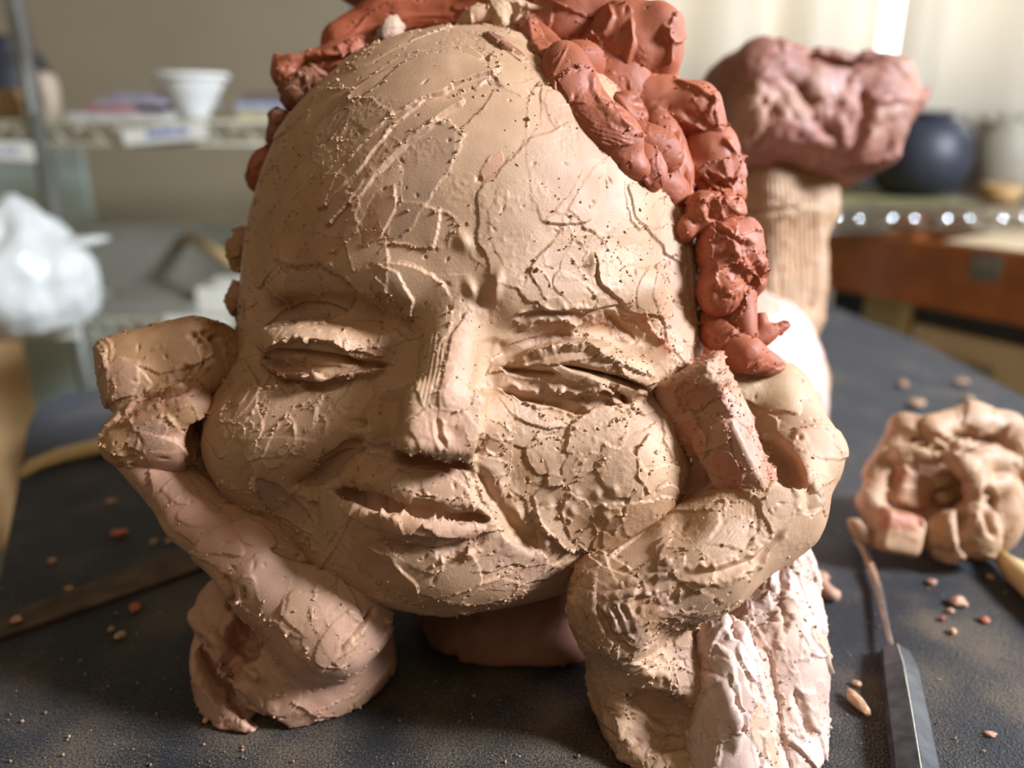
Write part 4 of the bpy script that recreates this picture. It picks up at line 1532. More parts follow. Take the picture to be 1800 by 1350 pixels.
HGREY = plain('dark_painted_handle', lin(56, 58, 62), 0.38, 0, 0.6, 140, 0.3, 700)
STEEL = plain('clay_smeared_steel', lin(150, 132, 118), 0.35, 0.7, 0.25, 150)
kn = empty('clay_knife', tuple(on_z(1585, 1250)), 'clay knife with dark grey handle and thin bent blade, lower right', 'knife')
hp = [on_z(1569, 1150), on_z(1572, 1160), on_z(1580, 1200), on_z(1594, 1290), on_z(1606, 1370), on_z(1620, 1460)]
hw = [0.0035, 0.0068, 0.0085, 0.0088, 0.0090, 0.0085]
V, Fq = [], []
for i, p in enumerate(hp):
    t = Vector(hp[min(i + 1, 5)]) - Vector(hp[max(i - 1, 0)])
    a = Vector((t.y, -t.x, 0)).normalized()
    w = hw[i]
    h = [0.004, 0.009, 0.0115, 0.012, 0.012, 0.011][i]
    for (u, z) in ((-1, .25), (-0.8, .06), (0.8, .06), (1, .25), (0.9, .70), (0.08, 1.0), (-0.08, 1.0), (-0.9, .70)):
        V.append((p[0] + a.x * w * u, p[1] + a.y * w * u, 0.0004 + h * z))
for i in range(5):
    for k in range(8):
        Fq.append((i * 8 + k, i * 8 + (k + 1) % 8, i * 8 + 8 + (k + 1) % 8, i * 8 + 8 + k))
Fq += [list(range(8))[::-1], [40 + k for k in range(8)]]
bevel_mesh('handle', V, Fq, HGREY, kn, 0.0006, 2, False)
bpts = [on_z(1571, 1156, .006), on_z(1565, 1130, .006), on_z(1555, 1085, .005), on_z(1544, 1035, .004), on_z(1533, 1005, .004), on_z(1524, 980, .004), on_z(1514, 962, .0035), on_z(1501, 948, .003)]
tube('blade', bpts, [.0014, .0014, .0018, .0024, .0026, .0022, .0018, .0009], STEEL, kn, 10, True, 0.45)
tube('clay_smear', [bpts[3] + np.array([0, 0, .0012]), bpts[4] + np.array([0, 0, .0014]), bpts[5] + np.array([0, 0, .0012]), bpts[6] + np.array([0, 0, .001])],
     [.0008, .0018, .0018, .0008], plain('dried_clay', lin(158, 118, 92), 0.8, 0, 0.1), kn, 8, True, 0.5)
tube('worn_edge', [tuple(np.array(hp[i]) + np.array([0, 0, [.004, .009, .0115, .012, .012, .011][i] + .0003])) for i in range(1, 6)], .0004, plain('worn_paint', lin(176, 170, 158), 0.6, 0, 0.3, 300), kn, 6)
lt = empty('loop_tool', tuple(on_z(1780, 1000)), 'ribbon tool with pale wooden handle and brass ferrule, beside the lump', 'tool')
tube('handle', [on_z(1764, 984, .007), on_z(1785, 1003, .008), on_z(1830, 1045, .008), on_z(1900, 1110, .008)], [.0045, .007, .0075, .006], WOODT, lt, 14)
tube('ferrule', [on_z(1752, 972, .007), on_z(1768, 988, .007)], [.0042, .0048], plain('brass', lin(186, 150, 80), 0.35, 0.6, 0.15), lt, 14)
for o_ in (-7, 7):
    tube('wire', [on_z(1718 + o_ * .5, 944 - o_ * .5, .005), on_z(1755 + o_ * .4, 974 - o_ * .4, .007)], .0007, CHROME, lt, 8)

LT = np.array(lin(184, 146, 114))
blump = Clay([
    E(1665, 870, .490, 92, 92, 70),
    CAP((1588, 748, .470), (1640, 760, .466), 24, 26, k=10),
    CAP((1640, 752, .462), (1705, 735, .470), 22, 26, k=8),
    CAP((1705, 740, .468), (1768, 752, .470), 32, 28, k=10),
    CAP((1768, 752, .470), (1790, 810, .476), 30, 36, k=10),
    CAP((1590, 755, .472), (1545, 830, .468), 26, 22, k=10),
    CAP((1545, 830, .466), (1530, 885, .458), 22, 20, k=12),
    CAP((1530, 885, .458), (1562, 925, .452), 20, 24, k=12),
    CAP((1585, 800, .458), (1665, 790, .455), 18, 22, k=8),
    CAP((1665, 790, .452), (1700, 825, .446), 20, 22, k=8),
    CAP((1700, 800, .452), (1770, 815, .455), 28, 24, k=8),
    CAP((1725, 815, .448), (1715, 860, .446), 16, 22, k=8),
    CAP((1715, 860, .446), (1760, 850, .450), 18, 20, k=8),
    E(1668, 940, .448, 36, 46, 44, roll=15, k=10),
    E(1715, 930, .446, 38, 54, 46, roll=-10, k=6),
    E(1750, 900, .462, 46, 76, 50, roll=8, k=14),
    BOX(1575, 935, .450, 40, 36, 30, 14, roll=12, k=8),
    E(1512, 932, .450, 15, 28, 12, roll=-38, k=8),
    E(1660, 845, .425, 50, 40, 100, roll=20, k=6, op='-'),
    E(1560, 860, .430, 16, 34, 70, roll=12, k=6, op='-'),
    BOX(1600, 858, .462, 40, 32, 18, 8, roll=20, yaw=-20, k=3),
    BOX(1648, 838, .470, 20, 12, 30, 5, roll=-20, k=3),
    BOX(1655, 875, .468, 16, 10, 20, 5, roll=10, k=3),
    E(1632, 905, .430, 10, 46, 50, roll=-8, k=8, op='-'),
], step=0.0020, lev=1, seed=61, base=LT, lump=0.0010, lumpscale=0.02)
blump.crease([(1630, 760), (1690, 790), (1750, 770), (1780, 745)], 6, 9, lip=4)
blump.crease([(1590, 800), (1650, 775), (1690, 800)], 5, -7, jag=0.6)
blump.crease([(1690, 890), (1692, 930), (1700, 975)], 9, 16, lip=3)
blump.crease([(1740, 850), (1735, 900), (1750, 950)], 8, 14, lip=3)
blump.crease([(1600, 770), (1640, 790), (1690, 785)], 7, 14)
blump.crease([(1640, 960), (1670, 975), (1710, 965)], 6, 9, lip=3)
blump.rebase()
blump.strokes(26, (0.008, 0.02), (0.005, 0.012), dep=(0.0002, 0.0009), tilt=0.0012, lip=0.0006, colors=[TAN, LT * 1.1, TAN2], pc=0.5, seed=1)
m_ = ((blump.px > 1545) & (blump.px < 1625) & (blump.py > 875) & (blump.py < 935) & (blump.face > 0)) | ((blump.px > 1560) & (blump.px < 1640) & (blump.py > 825) & (blump.py < 880) & (blump.face > 0))
kk = (m_ * sstep(-0.6, 0.3, blump.na) * 0.7)[:, None]
blump.col = blump.col * (1 - kk) + np.array(lin(178, 104, 80)) * kk
blump.grit(0.0003)
bo = blump.build('clay_lump', M_CLAY, None)
tag(bo, 'crumpled tan lump of clay with red bits, on the black canvas at right', 'clay')
bl2 = Clay([E(1806, 905, .50, 30, 26, 30), E(1815, 885, .50, 26, 24, 26)], step=0.003, lev=1, seed=62, base=HAIR * 0.8)
tag(bl2.build('clay_lump', M_RED, None), 'small dark red clay lump half hidden behind the crumpled one, right edge', 'clay')

# crumbs of clay scattered on the canvas
CR = [(1610, 714, 17, 9, 25, 'pale oblong clay chip on the canvas above the crumpled lump', TAN),
      (1586, 679, 9, 8, 0, 'small tan clay crumb, farther back than the oblong chip', TAN),
      (1700, 707, 9, 8, 0, 'small pale clay crumb just behind the crumpled lump', TAN * 1.2),
      (1688, 676, 14, 7, 8, 'flat greyish clay scrap near the far table edge at right', GRY * 1.2),
      (1440, 1022, 15, 12, 55, 'upper end of the pinkish clay curl beside the upper arm', PNK * 0.9),
      (1506, 1242, 13, 22, -18, 'tan oval clay pellet left of the grey knife handle', TAN * 1.1),
      (1505, 1205, 8, 6, 0, 'small tan crumb just above the oval pellet', TAN),
      (1684, 1064, 15, 10, 8, 'pinkish clay crumb on the canvas below the crumpled lump', PNK),
      (1670, 1076, 6, 5, 0, 'tiny crumb touching the pinkish one below the lump', PNK),
      (1638, 1027, 8, 6, 20, 'small reddish crumb between the blade tip and the lump', PNK * 0.9),
      (1729, 1092, 8, 6, 0, 'reddish crumb right of the pinkish one, below the ribbon tool', HAIR * 1.2),
      (1656, 1090, 5, 5, 0, 'tiny red crumb left of the pinkish one', HAIR),
      (1741, 1293, 10, 5, 12, 'flat reddish crumb at lower right of the grey knife', PNK),
      (1675, 1113, 6, 6, 0, 'tiny pale crumb under the pinkish one', TAN * 1.3),
      (1740, 1017, 6, 5, 0, 'tiny pink crumb left of the ribbon tool handle', PNK),
      (210, 942, 17, 8, 0, 'oblong red clay chip on the canvas left of the forearm', HAIR * 1.25),
      (196, 886, 9, 6, -10, 'small tan crumb above the oblong red chip', TAN),
      (271, 957, 7, 6, 0, 'small brown crumb right of the oblong red chip', TAN2),
      (298, 955, 6, 6, 0, 'tiny tan crumb nearest the forearm', TAN),
      (240, 1073, 12, 9, -35, 'orange brown crumb between the flat bar and the elbow', HAIR * 1.2),
      (212, 1121, 9, 7, 0, 'tan crumb below the orange brown one, left of the elbow', TAN),
      (196, 1110, 6, 5, 0, 'tiny brown crumb left of the elbow', TAN2),
      (364, 1268, 6, 6, 0, 'tiny white crumb touching the foot of the elbow', TAN * 1.4),
      (30, 1092, 9, 6, 0, 'pale crumb lying on the flat bar at the left edge', PNK),
      (122, 1038, 8, 5, 0, 'brown crumb on the far side of the flat bar', TAN2),
      (92, 990, 6, 6, 0, 'tiny pinkish crumb near the left table edge', PNK)]
iv, ifc = ico()
for (px, py, rx, ry, rl, lab, cc) in CR:
    z0 = 0.0035 if 'lying on the flat bar' in lab else 0.0003
    c = on_z(px, py, z0)
    s_ = np.linalg.norm(c - np.array([0, 0, CAMZ])) / F * 0.95
    bm = bmesh.new()
    bmesh.ops.create_icosphere(bm, subdivisions=2, radius=1)
    a = np.array([v.co[:] for v in bm.verts])
    fs = np.array([[v.index for v in f.verts] for f in bm.faces])
    bm.free()
    a = a * (1 + 0.34 * vnoise(a + px, 0.7, 5) + 0.12 * vnoise(a + py, 0.3, 8))[:, None]
    a = a * np.array([rx * s_ * 0.85, ry * s_ * 1.15, min(rx, ry) * s_ * 0.7])
    th = -math.radians(rl)
    R = np.array([[math.cos(th), -math.sin(th), 0], [math.sin(th), math.cos(th), 0], [0, 0, 1]])
    a = a @ R.T
    a[:, 2] -= a[:, 2].min()
    nm = 'clay_crumb'
    o = mesh_obj(nm, a + c, fs, M_CLAY, None, False, np.tile(cc, (len(a), 1)))
    if 'upper end' in lab: lab = 'pinkish clay curl on the canvas right of the upper arm'
    tag(o, lab, 'clay crumb', 'clay crumbs on the canvas')
    if 'curl' in lab:
        tube('curl_tail', [on_z(1438, 1018, .005), on_z(1448, 1034, .005), on_z(1460, 1044, .005), on_z(1474, 1048, .004)], [.004, .0042, .004, .0028], plain('curl_clay', tuple(PNK * 0.9), 0.7), o, 10)
# ---- left wire shelving and what stands on it
SY = 1.15
sl = empty('wire_shelving', (on_y(100, 400, SY)[0], SY, -0.75), 'grey wire shelving unit at left, holding paper cup and plastic bag', 'shelf')
pxl = on_y(100, 400, SY)[0]
XR = on_y(640, 230, SY)[0]
XL = -1.35
zA = on_y(290, 215, SY)[2]
zB = on_y(80, 562, SY)[2]
DEP = 0.46
for (x, y) in ((pxl, SY), (XR, SY), (XR, SY + DEP)):
    tube('post', [(x, y, -0.75), (x, y, zA + .012)], 0.0125, CHROME if 0 else POSTM, sl, 14)  # same post made duller below, standing in for less window reflection


tube('post', [(pxl, SY, zA + .0125), (pxl, SY, 0.9)], 0.0125, CHROME, sl, 14)
tube('post', [(XR, SY, zA + .0125), (XR, SY, 0.9)], 0.0125, CHROME, sl, 14)


def wire_shelf(root, x0, x1, y0, y1, z, mat, gap=0.030, pitch=0.055, rr=0.0035, deck=True):
    for (y, nm) in ((y0, 'front'), (y1, 'back')):
        for dz in (0, -gap):
            tube('rail', [(x0, y, z + dz), (x1, y, z + dz)], rr, mat, root, 8)
    for x in (x0, x1):
        tube('rail', [(x, y0, z), (x, y1, z)], rr, mat, root, 8)
    k, x, up = 0, x0, False
    while x + pitch / 2 <= x1:
        a = (x, y0 + 0.0005, z - gap if not up else z)
        b_ = (x + pitch / 2, y0 + 0.0005, z if not up else z - gap)
        tube('truss_wire', [a, b_], rr * 0.8, mat, root, 6)
        x += pitch / 2
        up = not up
    lines = [((x0 + 0.02 + i * 0.028, y0, z + 0.001), (x0 + 0.02 + i * 0.028, y1, z + 0.001)) for i in range(int((x1 - x0 - 0.03) / 0.028))]
    w = merge_tubes('deck_wires', lines, 0.0022, mat, root)
    w['kind'] = 'stuff'


wire_shelf(sl, XL, XR, SY, SY + DEP, zA, DULLWIRE)
wire_shelf(sl, XL, XR, SY, SY + DEP, zB, DULLWIRE)
wire_shelf(sl, XL, XR, SY, SY + DEP, -0.55, DULLWIRE)
# things on the upper shelf
sz_ = lambda px, Y: Y * 1.06 / F * px       # metres for so many pixels at about that distance
yc = SY + 0.085
cx = on_y(343, 200, yc)[0]
zs = zA + 0.0045
ch = on_y(343, 128, yc - 0.04)[2] - zs
w = sz_(56, yc)
w2 = sz_(21, yc)
cup = empty('paper_cup', (cx, yc, zs), 'white flared paper cup on the upper wire shelf', 'cup')
lathe('cup_body', (cx, yc, zs), [(w2 * .9, 0.0), (w2, 0.0015), (w2 * 1.06, ch * .12), (w * .70, ch * .55), (w * .96, ch * .93), (w * .97, ch), (w * .94, ch), (w * .68, ch * .55), (w2 * .95, ch * .14), (0.0005, ch * .13)], PAPERM, cup)
lathe('cup_rim', (cx, yc, zs), [(w * .93, ch - .007), (w * 1.01, ch - .007), (w * 1.03, ch - .003), (w * 1.0, ch + .001), (w * .95, ch)], PAPERM, cup)


def label_card(px0, py0, px1, py1, dy, lab, strokes_):
    a, b_ = on_y(px0, py0, SY - 0.012), on_y(px1, py1, SY - 0.012)
    V, Fq = box_vf(a[0], b_[0], SY - 0.0150, SY - 0.0138, b_[2], a[2])
    V = np.array(V)
    V[:, 2] += (V[:, 0] - a[0]) / (b_[0] - a[0]) * dy
    o = bevel_mesh('label_card', V, Fq, WHITE, None, 0.0004)
    tag(o, lab, 'label', 'paper labels on the shelf edge')
    lines = []
    for (u0, v0, u1, v1) in strokes_:
        f = lambda u, v: (a[0] + (b_[0] - a[0]) * u, SY - 0.0152, b_[2] + (a[2] - b_[2]) * v + dy * u)
        lines.append((f(u0, v0), f(u1, v1)))
    merge_tubes('handwriting', lines, 0.0011, INK, o)
    # two little clips hold the card to the rails
    for u in (0.2, 0.8):
        boxo('clip', a[0] + (b_[0] - a[0]) * u - .004, a[0] + (b_[0] - a[0]) * u + .004, SY - .0137, SY - .0037, b_[2] + dy * u + 0.006, b_[2] + dy * u + 0.012, WHITE, o)
    return o


rr_ = np.random.default_rng(4)
wr = []
u = 0.30
while u < 0.80:
    h = rr_.uniform(0.3, 0.55)
    wr += [(u, .35, u + .012, .35 + h), (u + .012, .35 + h, u + .03, .38), (u + .03, .5, u + .045, .42)]
    u += rr_.uniform(.045, .07)
label_card(215, 227, 368, 256, 0.009, 'long white paper label with blue handwriting under the paper cup', wr)
label_card(-30, 246, 64, 280, -0.003, 'white paper label with blue marks at the left photo edge', [(.1, .3, .2, .7), (.2, .7, .3, .3), (.4, .3, .45, .7), (.45, .7, .55, .35), (.6, .35, .62, .7), (.62, .7, .7, .4)])
# magazines, lying flat in a slanted heap
MAGC = [lin(176, 172, 186), lin(164, 84, 80), lin(150, 140, 150), lin(206, 204, 200), lin(118, 92, 80), lin(160, 166, 190)]


def mag(px0, px1, Y, k, th, col, lab, rz, z):
    a, b_ = on_y(px0, 190, Y)[0], on_y(px1, 190, Y)[0]
    m = plain('magazine_cover', col, 0.4, 0, 0.35, 16)
    o = empty('magazine', ((a + b_) / 2, Y + 0.09, z), lab, 'magazine', 'magazines on the upper shelf')
    boxo('cover', a, b_, Y, Y + 0.19, z + th - .0008, z + th, m, o, 0, rz)
    boxo('pages', a + .001, b_ - .001, Y + .001, Y + .189, z + .0008, z + th - .0008, plain('page_edges', tuple(c * 0.75 + 0.06 for c in col), 0.8, 0, 0.25, 60), o, 0, rz)
    boxo('cover', a, b_, Y, Y + 0.19, z, z + .0008, m, o, 0, rz)


MZ = zA + 0.0035
mag(112, 285, SY + .02, 0, .010, MAGC[3], 'white magazine at the bottom of the heap left of the cup', 0, MZ)
mag(136, 215, SY + .03, 0, .009, MAGC[1], 'red covered magazine in the heap left of the cup', 6, MZ + .0103)
mag(175, 300, SY + .05, 0, .009, MAGC[0], 'lilac grey magazine in the heap left of the cup', -6, MZ + .0196)
mag(190, 285, SY + .06, 0, .009, MAGC[2], 'grey magazine on top of the heap left of the cup', 4, MZ + .0289)
mag(415, 560, SY + .03, 0, .013, lin(206, 192, 140), 'yellowish magazine lying at the bottom right of the cup', 0, MZ)
mag(408, 545, SY + .05, 0, .012, MAGC[5], 'blue grey magazine in the middle of the pile right of the cup', 3, MZ + .0133)
mag(430, 560, SY + .07, 0, .012, MAGC[4], 'brown magazine on top of the pile right of the cup', -3, MZ + .0256)
# pale plaster lumps and a dark jug at the left end
PLS = np.array(lin(190, 172, 150))


def stone(nm, px, py, Y, rx, ry, zbase, lab, cat, base, seed, mat=M_CLAY, extra=()):
    c = on_y(px, py, Y)
    bm = bmesh.new()
    bmesh.ops.create_icosphere(bm, subdivisions=4, radius=1)
    a = np.array([v.co[:] for v in bm.verts])
    fs = np.array([[v.index for v in f.verts] for f in bm.faces])
    bm.free()
    n_ = fbm(a + seed * 3.3, 0.9, seed, 3)
    a = np.sign(a) * np.abs(a) ** 0.75
    a = a * (1 + 0.22 * n_)[:, None]
    a = a * np.array([sz_(rx, Y), sz_(rx, Y) * 0.8, sz_(ry, Y)])
    a[:, 2] -= a[:, 2].min()
    a[:, 2] = np.maximum(a[:, 2], sz_(ry, Y) * 0.14) - sz_(ry, Y) * 0.14
    o = mesh_obj(nm, a + np.array([c[0], Y, zbase]), fs, mat, None, True, np.tile(base, (len(a), 1)))
    tag(o, lab, cat)
    return o


stone('plaster_lump', 82, 190, SY + .07, 22, 36, MZ, 'pinkish beige plaster lump beside the shelf post', 'plaster', PLS, 3)
stone('plaster_lump', 22, 200, SY + .05, 34, 24, MZ, 'sandy brown lump at the left end of the upper shelf', 'plaster', np.array(lin(176, 146, 104)), 4)
jx = on_y(18, 120, SY + .30)[0]
jug = lathe('dark_jug', (jx, SY + .30, MZ), [(.04, 0), (.06, .02), (.066, .06), (.055, .10), (.04, .12), (.043, .135), (.038, .135), (.03, .11)], POTB)
tag(jug, 'dark glazed jug at the far left of the upper shelf', 'jug')
# plastic bag on the middle shelf
zs2 = zB + 0.0038
bgp = []
cB = on_y(46, 480, SY - .045)


def cam_of(w_):
    d = np.array(w_) - np.array([0, 0, CAMZ])
    return np.array([d[0], d[1] * sp_ + d[2] * cp, d[1] * cp - d[2] * sp_])


bm = bmesh.new()
bmesh.ops.create_icosphere(bm, subdivisions=5, radius=1)
a = np.array([v.co[:] for v in bm.verts])
fs = np.array([[v.index for v in f.verts] for f in bm.faces])
bm.free()
n_ = fbm(a, 0.8, 9, 2) * 0.20 + 0.16 * (1 - np.abs(vnoise(a * np.array([1, 1, 0.5]), 0.35, 4))) - 0.08 + 0.07 * (1 - np.abs(vnoise(a, 0.16, 6)))
up_ = np.clip(a[:, 2], 0, 1)
a = a * (1 + n_)[:, None]
a[:, :2] *= (1 - 0.45 * up_ ** 2)[:, None]
hB = sz_(200, SY)
a = a * np.array([sz_(98, SY), sz_(84, SY), hB / 2])
a[:, 2] = np.maximum(a[:, 2], -hB * 0.42) + hB * 0.42
bag = empty('plastic_bag', (cB[0], SY - .045, zs2), 'full white plastic bag tied at the top, on the middle shelf at left', 'bag')
a[:, 1] = np.where(a[:, 0] + cB[0] > pxl - .03, np.minimum(a[:, 1], .0305), a[:, 1])
mesh_obj('bag_body', a + np.array([cB[0], SY - .045, zs2]), fs, BAGM, bag)
e0, e1 = on_y(92, 432, SY - .05), on_y(192, 418, SY - .03)
tube('bag_handle', [e0, e0 * .7 + e1 * .3, e0 * .35 + e1 * .65, e1], [.012, .018, .016, .004], BAGM, bag, 14, True, 0.45)
tube('bag_knot', [on_y(40, 402, SY - .045), on_y(42, 390, SY - .045), on_y(30, 378, SY - .045)], [.016, .012, .02], BAGM, bag, 14)
# grey board, white stick and white boxes
q0, q1 = on_y(150, 470, SY + .16), on_y(420, 470, SY + .16)
brd = boxo('grey_board', q0[0], q1[0], SY + .20, SY + .212, zs2, zs2 + 0.115, BOARDG, None, .001)
tag(brd, 'grey board standing behind the white stick on the middle shelf', 'board')
brd2 = boxo('grey_tray', on_y(150, 520, SY)[0], on_y(330, 520, SY)[0], SY + .01, SY + .19, zs2, zs2 + 0.018, BOARDG, None, .002)
tag(brd2, 'flat grey tray on the middle shelf right of the bag', 'tray')
bx2 = boxo('white_box', on_y(335, 530, SY)[0], on_y(400, 530, SY)[0], SY + .02, SY + .12, zs2, zs2 + 0.04, WHITE, None, .002)
tag(bx2, 'small white box on the middle shelf behind the left fist', 'box')
s0, s1 = on_y(332, 418, SY + .19), on_y(425, 478, SY - .0)
s1[2] = max(s1[2], zs2 + 0.06)
stk = tube('white_stick', [s0 + np.array([0, 0, 0.002]), s1 + np.array([0, 0, .006])], .009, WOODT, None, 10)
tag(stk, 'pale stick leaning against the grey board', 'stick')
bx3 = boxo('white_carton', on_y(300, 560, SY)[0], on_y(520, 560, SY)[0], SY - .012, SY + .0065, zB - .001 - .028, zB + .0305, WHITE, None, .002)
bpy.data.objects.remove(bx3)
lc2 = boxo('label_card', on_y(285, 560, SY - .012)[0], on_y(400, 560, SY - .012)[0], SY - .0075, SY - .0045, zB - .040, zB + .008, WHITE, None, .0005)
tag(lc2, 'blank white label on the middle shelf edge behind the left fist', 'label', 'paper labels on the shelf edge')
lc3 = boxo('label_card', on_y(22, 560, SY - .012)[0], on_y(138, 560, SY - .012)[0], SY - .0175, SY - .0135, zB - .026, zB + .002, WHITE, None, .0005)
tag(lc3, 'narrow blank white label on the middle shelf edge below the bag', 'label', 'paper labels on the shelf edge')
for lc in (lc2, lc3):
    pass
# below: cardboard box, white tub, teal panel
cb = empty('cardboard_box', (on_y(-60, 690, 1.0)[0], 1.05, -0.5455), 'tan cardboard box on the bottom shelf at the left photo edge', 'box')
cxr = on_y(58, 690, SY + .36)[0]
boxo('carton', cxr - .34, cxr, SY + .03, SY + .36, -0.5455, on_y(40, 600, SY + .03)[2], CARDB, cb, .003)
boxo('tape', cxr - .20, cxr - .15, SY + .0285, SY + .0298, -0.54, on_y(40, 600, SY + .03)[2] - .001, BEIGE, cb)
tb0, tb1 = on_y(146, 620, SY + .12)[0], on_y(230, 620, SY + .12)[0]
tub = lathe('white_tub', ((tb0 + tb1) / 2, SY + .14, -0.5455), [(.05, 0), (.056, .004), (.060, .30), (.064, .302), (.064, .312), (.058, .312), (.054, .02), (.001, .018)], PAPERM)
tag(tub, 'tall white tub on the bottom shelf beside the post', 'tub')
tp = boxo('teal_panel', -1.75, on_y(150, 330, SY + .56)[0], SY + .56, SY + .58, -0.7495, on_y(20, 262, SY + .56)[2], TEAL, None, .002)
tag(tp, 'pale teal panel standing behind the wire shelving', 'panel')

# ---- right wire shelf and its pots
RY = 1.19
xr0, xr1 = on_y(1438, 390, RY)[0], 1.75
zR = on_y(1620, 372, RY)[2]
sr = empty('wire_shelving', (xr0, RY, -0.75), 'shiny chrome wire shelf at right, carrying the dark round pot', 'shelf')
for (x, y) in ((xr0, RY), (xr0, RY + .42), (xr1, RY), (xr1, RY + .42)):
    tube('post', [(x, y, -0.75), (x, y, zR + 0.004)], 0.0125, CHROME, sr, 14)
wire_shelf(sr, xr0, xr1, RY, RY + .42, zR, CHROME2, 0.027, 0.085, 0.0055)
mat_ = boxo('green_mat', on_y(1440, 355, RY)[0], on_y(1735, 355, RY)[0], RY + .01, RY + .33, zR + .0072, zR + .0100, plain('green_cloth', lin(118, 112, 72), 0.9, 0, 0.45, 9), None, .0005)
tag(mat_, 'green and brown cloth mat on the chrome shelf, under the dark pot', 'mat')
pz = zR + .0104
pcx = on_y(1625, 300, RY + .13)[0]
r_ = sz_(76, RY + .13)
pot = empty('round_pot', (pcx, RY + .15, pz), 'dark blue black round pot on the chrome shelf', 'pot')
lathe('pot_body', (pcx, RY + .15, pz), [(r_ * .5, 0), (r_ * .78, r_ * .16), (r_ * .98, r_ * .55), (r_, r_ * .85), (r_ * .9, r_ * 1.25), (r_ * .66, r_ * 1.52), (r_ * .46, r_ * 1.60), (r_ * .40, r_ * 1.58), (r_ * .4, r_ * 1.3)], POTB, pot)
lathe('pot_rim', (pcx, RY + .15, pz), [(r_ * .40, r_ * 1.58), (r_ * .47, r_ * 1.60), (r_ * .50, r_ * 1.70), (r_ * .46, r_ * 1.72), (r_ * .40, r_ * 1.66)], POTB, pot)
p2x = on_y(1782, 300, RY + .13)[0]
r2 = sz_(50, RY + .13)
p2 = lathe('stoneware_jar', (p2x, RY + .17, zR + .0060), [(r2 * .8, 0), (r2, .01), (r2 * 1.05, .06), (r2 * .95, .10), (r2 * .7, .115), (r2 * .72, .125), (r2 * .6, .125), (r2 * .55, .1)], POTG)
tag(p2, 'grey beige stoneware jar right of the dark round pot', 'jar')
p3x = on_y(1762, 340, RY + .05)[0]
p3 = lathe('yellow_dish', (p3x, RY + .055, zR + .0060), [(.018, 0), (.026, .006), (.030, .03), (.028, .03), (.022, .008), (.001, .006)], plain('ochre_glaze', lin(172, 134, 84), 0.6, 0, 0.1))
tag(p3, 'small ochre dish in front of the stoneware jar', 'dish')
dk = boxo('dark_backing', on_y(1440, 300, RY + .36)[0], on_y(1960, 300, RY + .36)[0], RY + .345, RY + .41, zR + .0060, zR + .120, DARKP, None, .003)  # added black slab stands for the dark wall below the curtains
tag(dk, 'long black case standing in for the shaded wall behind the pots', 'case')

# ---- wooden drawer box under the chrome shelf and the cabinets below it
zt = on_y(1800, 447, 1.02)[2]
pn, pf = on_z(1800, 447, zt), on_z(1452, 402, zt)
dirv = pn - pf
pn = pf + dirv * 1.45
nrm = np.array([-dirv[1], dirv[0], 0])
nrm = nrm / np.linalg.norm(nrm)
if nrm[0] < 0: nrm = -nrm
DB = 0.30
hgt = 0.095
db = empty('wooden_box', tuple((pn + pf) / 2 + nrm * DB / 2 + np.array([0, 0, -hgt])), 'orange brown wooden box with grey metal label holder, under the chrome shelf', 'box')
ttop = 0.006


def slab(nm, a, b_, c, d, zlo, zhi, mat, par, bev=0.001):
    top = [(p[0], p[1], zhi) for p in (a, b_, c, d)]
    return prism(nm, top, zhi - zlo, mat, par, bev)


slab('front_panel', pf, pn, pn + nrm * .012, pf + nrm * .012, zt - hgt, zt, WOODO, db)
slab('back_panel', pf + nrm * (DB - .012), pn + nrm * (DB - .012), pn + nrm * DB, pf + nrm * DB, zt - hgt, zt, WOODO, db)
du = dirv / np.linalg.norm(dirv)
slab('side_panel', pf + nrm * .0125, pf + du * .012 + nrm * .0125, pf + du * .012 + nrm * (DB - .0125), pf + nrm * (DB - .0125), zt - hgt, zt, WOODO, db)
slab('lid', pf + du * .19 + nrm * .004, pn + nrm * .004, pn + nrm * (DB - .004), pf + du * .19 + nrm * (DB - .004), zt + .0005, zt + .004, BEIGE, db)
slab('bottom', pf + nrm * .0125, pn + nrm * .0125, pn + nrm * (DB - .0125), pf + nrm * (DB - .0125), zt - hgt, zt - hgt + .008, WOODO, db)


def on_face(px, py):
    """where the sight line meets the box front"""
    o = np.array([0, 0, CAMZ])
    d = W(px, py, 1.0) - o
    t = ((pf - o) @ nrm) / (d @ nrm)
    return o + d * t


h0, h1 = on_face(1712, 442), on_face(1754, 500)
hc = (h0 + h1) / 2
hw_ = abs((h1 - h0) @ du) / 2
hz = abs(h1[2] - h0[2]) / 2 * 0.9
A_ = hc - du * hw_
B_ = hc + du * hw_
lh = slab('label_holder', A_ - nrm * .003, B_ - nrm * .003, B_ - nrm * .0002, A_ - nrm * .0002, hc[2] - hz, hc[2] + hz, POSTM, db, .0006)
slab('label_insert', A_ + du * .004 - nrm * .0036, B_ - du * .004 - nrm * .0036, B_ - du * .004 - nrm * .0031, A_ + du * .004 - nrm * .0031, hc[2] - hz * .1, hc[2] + hz * .85, GREYP, lh, .0)
